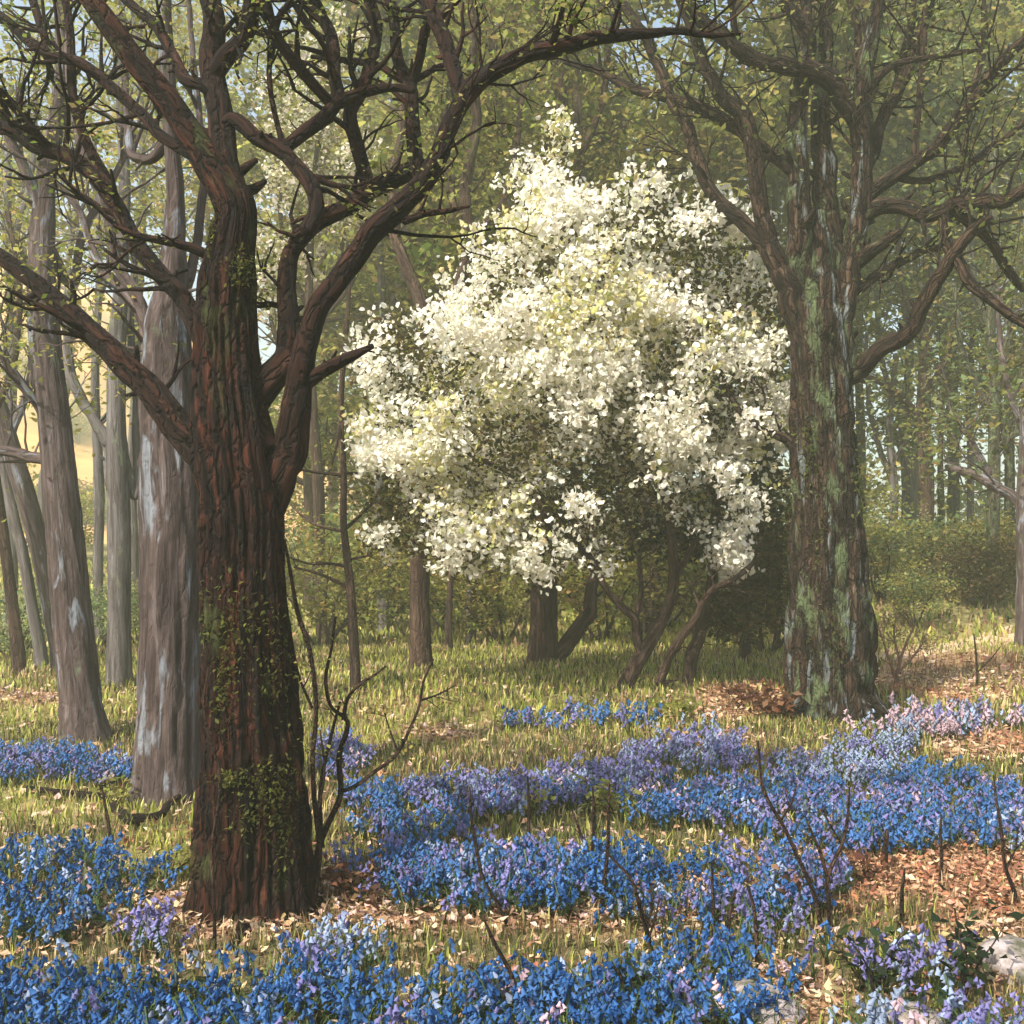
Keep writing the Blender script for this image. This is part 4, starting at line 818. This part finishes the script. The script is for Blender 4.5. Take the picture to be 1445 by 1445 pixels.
def bell(c, r, l, d, ns, flare):
    """one hanging flower: a little tube flaring into pointed tips"""
    d = unit(d); a = unit(np.cross(d, [.3, .9, .2])); b = np.cross(d, a); th = np.arange(ns) * 2 * math.pi / ns; V = []
    for t_, rr in ((0, .4), (.6, .85), (1.0, flare)):
        for kk, u in enumerate(th):
            q = r * rr * (1.0 if t_ < 1 or kk % 2 == 0 else .72); V.append(c + d * l * (t_ if t_ < 1 or kk % 2 == 0 else .82) + (a * math.cos(u) + b * math.sin(u)) * q)
    Q = [(k * ns + j, k * ns + (j + 1) % ns, (k + 1) * ns + (j + 1) % ns, (k + 1) * ns + j) for k in (0, 1) for j in range(ns)]
    return V, Q
def bluebell_proto(seed, lod):
    rs = RS(seed); V = []; Q = []; part = []; h = rs.uniform(.17, .26); ns = (6, 4, 3)[lod]
    def addp(v, q, p): Q.extend([tuple(i + len(V) for i in f) for f in q]); V.extend(v); part.extend([p] * len(v))
    t_ = np.linspace(0, 1, 6 if lod < 2 else 3); bend = rs.uniform(.03, .07)
    st = np.stack([bend * t_ ** 3 * 1.2, t_ * 0, h * (t_ - .12 * t_ ** 4)], 1)
    for k in range(len(st) - 1):
        w = .0022 if lod == 0 else .003
        addp([st[k] + [0, w, 0], st[k] - [w, w, 0], st[k + 1] - [w, w, 0], st[k + 1] + [0, w, 0]], [(0, 1, 2, 3)], 0)
    nb = (rs.randint(9, 14), 8, 5)[lod]
    for k in range(nb):
        f = .42 + .58 * k / (nb - 1); p = np.array([np.interp(f, t_, st[:, i]) for i in range(3)]); a = rs.uniform(0, 6.28)
        out = np.array([math.cos(a), math.sin(a), 0]); p = p + out * .014 + [0, 0, .004]
        g = rs.uniform(.85, 1.15) * (1.05, 1.35, 2.2)[lod] * (1 if f < .85 else .75)
        v, q = bell(p, .0085 * g, .022 * g, np.array([out[0] * .7, out[1] * .7, -1.0]), ns, 1.35 + .3 * rs.rand()); addp(v, q, 1)
    for k in range((6, 5, 3)[lod]):
        a = rs.uniform(0, 6.28); d = np.array([math.cos(a), math.sin(a), 0]); sd = np.array([-d[1], d[0], 0]); l = rs.uniform(.14, .24); w = .006 * (1, 1.2, 1.8)[lod]; pr = None; v = []
        for f in (0, .35, .7, 1): c_ = d * l * .55 * f ** 1.4 + np.array([0, 0, l * (f - .45 * f ** 2.5)]); v += [c_ + sd * w * (1 - f * .9), c_ - sd * w * (1 - f * .9)]
        addp(v, [(0, 1, 3, 2), (2, 3, 5, 4), (4, 5, 7, 6)], 2)
    return np.array(V), np.array(Q), np.array(part)

mb = MB(); rs = RS(400); CT = np.array([BLUE_D, BLUE_M, LILAC, PALE, PINK])
for lod, y0, y1, dens in ((0, 2.7, 5.6, 330), (1, 5.6, 9.5, 280), (2, 9.5, 16, 200)):
    area = .47 * 1.12 * (y1 ** 2 - y0 ** 2) + 1.4 * (y1 - y0); x, y = fan_points(rs, int(area * dens), y0, y1)
    w, c = drift_mask(x, y, .235); k = rs.rand(len(x)) < w * np.clip(.25 + 2.6 * (n2(x, y, 2.6, 2, 85) - .28), .12, 1); 
    # no flower grows inside a trunk
    for T_ in (oak, t2, be): k &= np.hypot(x - T_.root.location[0], y - T_.root.location[1]) > .36 * (1 if T_ is not be else 1.9)
    x, y, c = x[k], y[k], c[k]; nz = n2(x, y, 3.1, 2, 83); mx_ = rs.rand(len(x)) < .22; c = np.where(mx_, np.clip(c + rs.choice([-1, 1, 1], size=len(c)), 0, 3), c); base = CT[c].copy()
    o = rs.rand(len(x)); sh = (o < .12 + .45 * (nz > .56)); base[sh] = CT[np.minimum(c[sh] + 1, 2)]; sh = o > .93; base[sh] = CT[3]; sh = (o > .90) & (o < .915); base[sh] = CT[4]
    pr = rs.randint(6, size=len(x))
    for v in range(6):
        PV, PQ, part = bluebell_proto(500 + v * 7 + lod, lod); s_ = pr == v; n = int(s_.sum())
        if not n: continue
        bc = base[s_]
        def cf(n, k, bc=bc, part=part):
            f = bc * (1 + rs.normal(size=(n, 1)) * .16)
            g = np.array([.05, .085, .025]) * (1 + rs.normal(size=(n, 1)) * .25)
            out = np.where((part == 1)[None, :, None], f[:, None, :] * (1 + rs.normal(size=(n, k, 1)) * .10), g[:, None, :]); return np.clip(out, .004, .9).reshape(-1, 3)
        replicate(mb, PV, PQ, np.zeros((0, 3), int), x[s_], y[s_], gz(x[s_], y[s_]) - .01, rs.uniform(.8, 1.2, n), rs.uniform(0, 6.28, n), cf)
tag(mb.build('bluebells', M['bluebell']), 'drifts of blue and lilac bluebells covering the woodland floor', 'flowers', kind='stuff')

# grass
def blade(rs, segs):
    h = 1.0; d = rs.uniform(.15, .55); w = .035; v = []
    for k in range(segs + 1):
        f = k / segs; v += [[-w * (1 - f * .92), d * f ** 2, h * (f - .25 * f ** 3)], [w * (1 - f * .92), d * f ** 2, h * (f - .25 * f ** 3)]]
    return np.array(v), np.array([[2 * k, 2 * k + 1, 2 * k + 3, 2 * k + 2] for k in range(segs)])
mb = MB(); rs = RS(410)
G_SUN = np.array([(.36, .36, .08), (.29, .32, .06), (.46, .41, .14), (.21, .26, .05)]); G_SH = np.array([(.07, .08, .022), (.10, .10, .03), (.05, .06, .02), (.15, .13, .05)]); G_DRY = np.array([(.40, .28, .15), (.30, .19, .10), (.20, .11, .06), (.45, .36, .2)])  # sunlit and shaded tones painted into the blades, plus dry straw
for y0, y1, n, h0, wd, segs in ((2.7, 6.0, 36000, .10, 1.2, 3), (6, 10.5, 44000, .115, 1.9, 2), (10.5, 18, 42000, .14, 3.0, 2), (18, 34, 34000, .20, 5.0, 2)):
    x, y = fan_points(rs, n, y0, y1); lm, gd = lit_mask(x, y), gold_mask(x, y); fm, _ = drift_mask(x, y, .2)
    k = rs.rand(n) < np.clip((1 - .70 * lm) * (1 - .35 * fm) * (.45 + 1.1 * n2(x, y, 2.0, 2, 88)), 0, 1)
    k &= np.hypot(x - oak.root.location[0], y - oak.root.location[1]) > .33
    k &= np.hypot(x - be.root.location[0], y - be.root.location[1]) > .6
    x, y, lm, gd = x[k], y[k], lm[k], gd[k]; n = len(x); r = rs.rand(n)
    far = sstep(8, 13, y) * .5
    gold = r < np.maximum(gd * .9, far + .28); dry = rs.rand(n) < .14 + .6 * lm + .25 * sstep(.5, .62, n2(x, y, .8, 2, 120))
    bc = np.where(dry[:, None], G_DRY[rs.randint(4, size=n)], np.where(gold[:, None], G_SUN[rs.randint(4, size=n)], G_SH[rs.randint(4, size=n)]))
    pr = rs.randint(5, size=n)
    for v in range(5):
        PV, PQ = blade(RS(600 + v), segs); PV = PV * [wd, 1, 1]; s_ = pr == v; b_ = bc[s_]
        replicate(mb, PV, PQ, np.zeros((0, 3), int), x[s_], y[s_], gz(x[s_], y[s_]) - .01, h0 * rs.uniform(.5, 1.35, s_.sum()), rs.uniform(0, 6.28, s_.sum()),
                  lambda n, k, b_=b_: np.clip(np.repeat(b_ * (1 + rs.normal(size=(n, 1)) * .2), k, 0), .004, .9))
tag(mb.build('grass', M['grass'], smooth=False), 'short green and straw-coloured grass between the flowers', 'grass', kind='stuff')

# fallen leaves
mb = MB(); rs = RS(420)
for y0, y1, n, sz in ((2.7, 6.5, 46000, .045), (6.5, 14, 42000, .07), (14, 22, 6000, .13)):
    x, y = fan_points(rs, n, y0, y1); lm = lit_mask(x, y); k = rs.rand(n) < np.clip(.7 * lm + .20, 0, 1); x, y = x[k], y[k]; n = len(x)
    C = np.stack([x, y, gz(x, y) + rs.uniform(.004, .05, n)], 1)
    rd = n2(x, y, .9, 2, 97) > .60
    col = np.where(rd[:, None], pal(rs, n, [(.30, .13, .07), (.24, .10, .055), (.44, .24, .14), (.15, .075, .045), (.50, .32, .2)]), pal(rs, n, [(.50, .33, .21), (.56, .42, .28), (.36, .22, .13), (.50, .35, .28), (.20, .115, .07), (.12, .075, .05), (.30, .24, .12)]))
    s_ = sz * rs.uniform(.6, 1.3, n); leaf_quads(mb, C, s_, s_ * .6, col, rs, .75)
tag(mb.build('leaf_litter', M['litter'], smooth=False), 'peach and rust coloured dead leaves lying between the flowers', 'leaf litter', kind='stuff')

# ------------------------------------------------------------------ bare saplings, stalks and small plants in front
def stalk(name, label, cat, lines, mat='stalk', group=None, ntw=0, seed=1, leaves=0, lift=None):
    lines = [[(a, b, w * .66) for a, b, w in pl] for pl in lines]
    (bx, by, bw) = lines[0][0]
    T_ = Tree(name, label, cat, lines[0], M[mat], Y=lift, group=group, nseg=8, ridge=.12, rf=1.8, step=.025, seed=seed, wob=.5)
    for pl in lines[1:]: T_.limb(pl, RS(len(pl) + int(pl[-1][0])).uniform(-.1, .1), 6, .1, ntw=ntw, twl=.10, twr=.003, sub=1, wob=.4)
    return T_
sp = stalk('bare_sapling', 'bare forked sapling with several dark twigs just beside the big oak foot', 'sapling',
           [[(441, 1264, 7), (449, 1202, 7), (466, 1155, 6), (479, 1126, 6), (478, 1070, 6), (487, 1013, 5), (471, 1002, 4), (460, 964, 4), (468, 911, 3), (474, 870, 2)],
            [(485, 1016, 5), (490, 987, 4.5), (509, 964, 4), (528, 953, 3), (545, 940, 2)], [(477, 1118, 5), (500, 1110, 5), (525, 1092, 4.5), (559, 1066, 4), (578, 1032, 4), (593, 994, 3), (598, 962, 3), (612, 930, 1.5)],
            [(561, 1060, 2.5), (548, 1024, 2), (540, 995, 1.4)], [(595, 988, 3), (618, 980, 2), (643, 967, 1.3)], [(455, 1195, 5), (452, 1120, 4.5), (466, 1040, 4), (480, 990, 3)]], seed=81, ntw=3)
sp.finish(90, .03, YELLOW, .04)
vn = stalk('bare_sapling', 'tall thin crooked stem climbing up close against the big oak trunk', 'sapling',
           [[(446, 1255, 6), (449, 1202, 6), (444, 1145, 5), (441, 1070, 5), (445, 994, 5), (436, 917, 5), (420, 865, 5), (411, 813, 4), (402, 761, 3)], [(441, 1000, 3), (424, 960, 3), (413, 915, 2)],
            [(447, 1150, 3), (458, 1090, 3), (452, 1030, 2)]], seed=82, ntw=2, lift=oak.Y - .02)
vn.finish(60, .03, YELLOW, .04)
lv = stalk('bare_sapling', 'thin twig standing against the lit face of the big oak', 'sapling', [[(303, 1280, 4), (300, 1200, 3.5), (309, 1085, 3.5), (292, 1030, 3), (288, 990, 2.5), (294, 940, 1.5)]], seed=83, lift=oak.Y - .55)
for lab, lines in [
    ('tall forked Y-shaped sapling rising from the leaf litter right of centre', [[(1172, 1315, 6), (1170, 1280, 5), (1168, 1239, 5), (1180, 1210, 4), (1190, 1187, 4), (1198, 1141, 3), (1199, 1111, 2)], [(1168, 1240, 4), (1158, 1205, 4), (1148, 1180, 3), (1140, 1160, 2)], [(1188, 1190, 2.5), (1172, 1165, 2), (1160, 1140, 1.5)]]),
    ('long bare stem leaning toward the Y-shaped sapling, crossing the blue flowers', [[(1158, 1315, 5), (1145, 1255, 5), (1126, 1213, 4.5), (1104, 1164, 4), (1076, 1111, 4), (1072, 1075, 3), (1070, 1045, 2)], [(1138, 1240, 3), (1120, 1195, 2)], [(1100, 1160, 3), (1118, 1130, 2), (1125, 1105, 1.5)]]),
    ('straight thin stalk before the blue band, leftmost of the centre stalks', [[(677, 1280, 4), (680, 1239, 4), (673, 1194, 4), (665, 1145, 3), (662, 1110, 2)]]),
    ('short stalk standing in blue flowers under the yellow grass patch', [[(747, 1215, 4), (746, 1180, 4), (747, 1134, 3), (745, 1095, 2)]]),
    ('dark stalk with a forked top in front of the yellow leafy clumps', [[(834, 1240, 6), (836, 1200, 4), (837, 1150, 4), (836, 1110, 2)], [(834, 1215, 4), (826, 1195, 4), (818, 1172, 3), (808, 1145, 2)]]),
    ('tallest upright dark stalk right of the forked-top stalk', [[(848, 1295, 5), (852, 1250, 5), (857, 1213, 4), (859, 1150, 3), (860, 1105, 2)]]),
    ('bent stalk running down from the tallest stalk into the deep blue flowers', [[(921, 1356, 5), (911, 1305, 5), (900, 1265, 4), (890, 1239, 4), (874, 1222, 3), (858, 1205, 2)], [(913, 1310, 3), (920, 1280, 2.5), (918, 1250, 2)]]),
    ('forked bare branch poking out of the deep blue flowers at the lower centre', [[(735, 1445, 5), (728, 1400, 5), (718, 1368, 4.5), (706, 1345, 4), (695, 1325, 4), (680, 1290, 2)], [(722, 1425, 4), (708, 1408, 3.5), (688, 1385, 3), (661, 1362, 2)]]),
    ('thin slanting twig between the centre litter and the deep blue flowers', [[(716, 1308, 4), (704, 1280, 4), (688, 1251, 3), (678, 1225, 2)]]),
    ('stalk with a crooked tip among the blue flowers near the right border', [[(1434, 1282, 5), (1430, 1255, 5), (1421, 1232, 4), (1414, 1180, 4), (1406, 1126, 3), (1402, 1095, 2)], [(1420, 1225, 3), (1432, 1200, 2), (1436, 1175, 1.5)]]),
    ('upright stalk in front of the yellow grass, left of a curved one', [[(1007, 1345, 5), (1008, 1290, 4), (1006, 1239, 3), (1004, 1215, 2)]]),
    ('curved stalk bowing left in front of the yellow grass', [[(1030, 1340, 5), (1027, 1310, 4), (1031, 1280, 4), (1038, 1255, 3)]]),
    ('dark stalk with a pale flower head at its tip', [[(1069, 1372, 5), (1067, 1320, 4), (1063, 1275, 4), (1055, 1250, 3)]]),
    ('Y-forked stalk at the edge of the deep blue flowers right of centre', [[(922, 1358, 5), (914, 1325, 4), (905, 1295, 3), (898, 1270, 2)], [(915, 1325, 3), (926, 1290, 2), (930, 1268, 1.5)]]),
    ('pale-barked stalk beside rust-red litter on the right', [[(1273, 1305, 6), (1273, 1275, 5), (1274, 1247, 4), (1277, 1225, 2)]]),
    ('dark short stump of a stalk standing in rust-red litter', [[(1248, 1232, 9), (1248, 1205, 8), (1250, 1185, 6), (1251, 1170, 4)]]),
    ('straight twig before the rose litter near the right border', [[(1326, 1250, 4), (1328, 1210, 4), (1326, 1180, 3), (1328, 1150, 2)]]),
    ('thin twig leaning over the left blue drift', [[(156, 1195, 4), (153, 1160, 4), (147, 1130, 3), (143, 1105, 2)]]),
    ('small stalk in yellow grass at the lower left', [[(87, 1330, 5), (90, 1290, 4), (88, 1262, 3), (92, 1245, 2)]]),
    ('short leaning twig in the far pinkish flowers on the right', [[(1378, 970, 3), (1378, 930, 2.5), (1374, 895, 1.5)], [(1378, 950, 2), (1398, 930, 1.5), (1412, 912, 1)]])]:
    stalk('dead_stalk', lab, 'stalk', lines, group='bare stalks among the flowers', seed=int(lines[0][0][0]), ntw=4).finish(26, .022, [(.16, .17, .04), (.10, .12, .03), (.28, .16, .08)], .02)

# fallen forked branch at the left
fb = empty('fallen_branch', P(180, 1130, ground_Y(180, 1130)), 'dark forked fallen branch lying in the grass left of the thick grey trunk', 'branch')
for k, pl in enumerate(([(36, 1078, 5), (94, 1085, 6), (140, 1090, 7), (165, 1110, 8), (186, 1130, 9)], [(186, 1130, 9), (212, 1128, 8), (238, 1108, 7), (262, 1092, 6), (275, 1082, 4)], [(140, 1090, 5), (158, 1070, 4), (150, 1050, 3)])):
    a = [P(x, y + 42, ground_Y(x, y + 42)) + [0, 0, .04 + .03 * k] for x, y, w in pl]; mb = MB(); tube(mb, a, [w * q[1] / F * .8 for (x, y, w), q in zip(pl, a)], 10, .03, .14, 1.8, 90 + k, .2); mb.build(('stem', 'side_branch', 'side_branch')[k], M['limb'], fb)

def leafy_plant(name, label, cat, px, py, n, h, size, cols, seed, stems=5, group=None, droop=.3):
    rs = RS(seed); Y = ground_Y(px, py); x = (px - CX) * Y / F; root = empty(name, (x, Y, gz(x, Y)[0]), label, cat, group); o = np.array([x, Y, gz(x, Y)[0]]); L_ = MB(); S_ = MB()
    for k in range(stems):
        a = rs.uniform(0, 6.28); d = np.array([math.cos(a) * .55, math.sin(a) * .55, 1.0]); p = [o - [0, 0, .02]]
        for q in range(4): d = unit(d + rs.normal(size=3) * .15 - [0, 0, droop * q * .3]); p.append(p[-1] + d * h / 4 * rs.uniform(.8, 1.1))
        tube(S_, np.array(p), np.linspace(.006, .002, 5), 5, .03, 0, 1, seed + k); m_ = n // stems
        C = np.array([p[2 + rs.randint(3)] for _ in range(m_)]) + rs.normal(size=(m_, 3)) * size * .7; s_ = size * rs.uniform(.6, 1.3, m_); leaf_quads(L_, C, s_, s_ * .55, pal(rs, m_, cols), rs, .4)
    S_.build('stem', M['stalk'], root); L_.build('leaves', M['leaf'], root)
DKG = [(.02, .04, .018), (.035, .06, .025), (.05, .07, .02), (.015, .025, .012)]; YG = [(.26, .27, .06), (.34, .31, .09), (.2, .22, .05)]; RUST = [(.18, .075, .04), (.13, .055, .033), (.26, .14, .075), (.09, .045, .03)]
for lab, px, py, n, h, sz, co_, sd in [
    ('dark green leafy seedling with a bare stem in the lower right corner area', 1238, 1420, 70, .33, .055, DKG, 1), ('dark green leafy seedling standing right beside another, nearer the pale boulder', 1356, 1420, 80, .36, .055, DKG, 2),
    ('yellow-green leafy clump between two blue bands, left of the dark stalks', 742, 1160, 110, .22, .05, YG, 3), ('bright yellow-green clump behind the fork-topped stalk', 832, 1150, 120, .26, .055, YG, 4),
    ('small yellow-green clump right of the dark stalks', 872, 1155, 90, .24, .05, YG, 5), ('rust-red dead fern tuft right of the big oak foot', 512, 1275, 170, .22, .05, RUST, 6),
    ('rust-brown fern heap on the slope left of the mossy tree', 1050, 1002, 150, .30, .085, RUST, 7), ('dark rust tuft at the left foot of the mossy tree', 1090, 1018, 160, .3, .09, RUST, 8),
    ('green-yellow tuft beside the purple flowers, below the blossom tree', 955, 1018, 160, .34, .08, YG, 9), ('yellow-green tuft at the foot of the thick grey trunk', 160, 1140, 100, .22, .045, YG, 10),
    ('rust tuft in the litter left of the Y-shaped sapling', 1125, 1285, 120, .2, .05, RUST, 11), ('dark green plant in the deep blue flowers at the bottom', 900, 1438, 90, .22, .05, DKG, 12),
    ('pale yellow tuft at the left side of the big oak foot', 235, 1250, 150, .26, .045, YG, 13), ('dark green plant at the bottom near the left', 250, 1440, 80, .2, .05, DKG, 14), ('rust-red tuft right of the Y-shaped sapling', 1225, 1255, 110, .2, .05, RUST, 15)]:
    leafy_plant('leafy_plant', lab, 'plant', px, py, n, h, sz, co_, 700 + sd, group='small plants of the woodland floor')

# pale stones
m, t, b = newmat('pale_stone'); co = t.nodes.new('ShaderNodeTexCoord').outputs['Object']
c = ramp(t, noise(t, co, 11, 8, .65), [(.36, (.06, .06, .035)), (.46, (.20, .17, .15)), (.6, (.36, .31, .32)), (.70, (.12, .13, .06))]); t.links.new(c, b.inputs['Base Color']); b.inputs['Roughness'].default_value = .9
bp = t.nodes.new('ShaderNodeBump'); bp.inputs['Strength'].default_value = .7; bp.inputs['Distance'].default_value = .01; t.links.new(noise(t, co, 40, 6, .7), bp.inputs['Height']); t.links.new(bp.outputs[0], b.inputs['Normal'])
def stone(label, px, py, rx, ry, rz_, seed):
    Y = ground_Y(px, py); k = Y / F; x = (px - CX) * k; n, mm = 40, 24; th = np.linspace(0, 2 * math.pi, n, endpoint=False); ph = np.linspace(-math.pi / 2, math.pi / 2, mm); T_, H_ = np.meshgrid(th, ph)
    d = np.stack([np.cos(T_) * np.cos(H_), np.sin(T_) * np.cos(H_), np.sin(H_)], -1).reshape(-1, 3); r = 1 + .5 * (fbm(d * 1.4 + seed, 3, seed) - .5) + .12 * (fbm(d * 5 + seed, 2, seed) - .5)
    V = d * r[:, None] * [rx * k, rz_ * k, ry * k] + [x, Y, gz(x, Y)[0] + ry * k * .12]; i = np.arange(mm - 1)[:, None] * n; j = np.arange(n)[None, :]
    mb = MB(); mb.add(V, np.stack([i + j, i + (j + 1) % n, i + n + (j + 1) % n, i + n + j], -1).reshape(-1, 4)); tag(mb.build('boulder', m, origin=(x, Y, float(gz(x, Y)[0]))), label, 'stone', 'pale stones on the floor')
stone('pale pinkish boulder cut by the right border', 1436, 1372, 58, 40, 60, 4)
stone('low pale stone among petals and leaves at the bottom right', 1062, 1440, 70, 44, 50, 9)
stone('small flat pale stone at the bottom near the lilac flowers', 1285, 1452, 50, 32, 40, 14)

# ------------------------------------------------------------------ the hazy air between the trees
HB = MB(); a, b_, c0, c1_, z0, z1 = -230, 230, -20, 190, -2, 34
HB.add([(a, c0, z0), (b_, c0, z0), (b_, c1_, z0), (a, c1_, z0), (a, c0, z1), (b_, c0, z1), (b_, c1_, z1), (a, c1_, z1)],
       [(0, 3, 2, 1), (4, 5, 6, 7), (0, 1, 5, 4), (1, 2, 6, 5), (2, 3, 7, 6), (3, 0, 4, 7)])
m = bpy.data.materials.new('haze'); m.use_nodes = True; t = m.node_tree; t.nodes.remove(t.nodes['Principled BSDF'])
v = t.nodes.new('ShaderNodeVolumePrincipled'); v.inputs['Color'].default_value = (.90, .95, .72, 1); v.inputs['Density'].default_value = .0044; v.inputs['Anisotropy'].default_value = .2
t.links.new(v.outputs[0], t.nodes['Material Output'].inputs['Volume'])
tag(HB.build('haze', m, smooth=False), 'pale misty air between the trees of the wood', 'haze', kind='stuff')
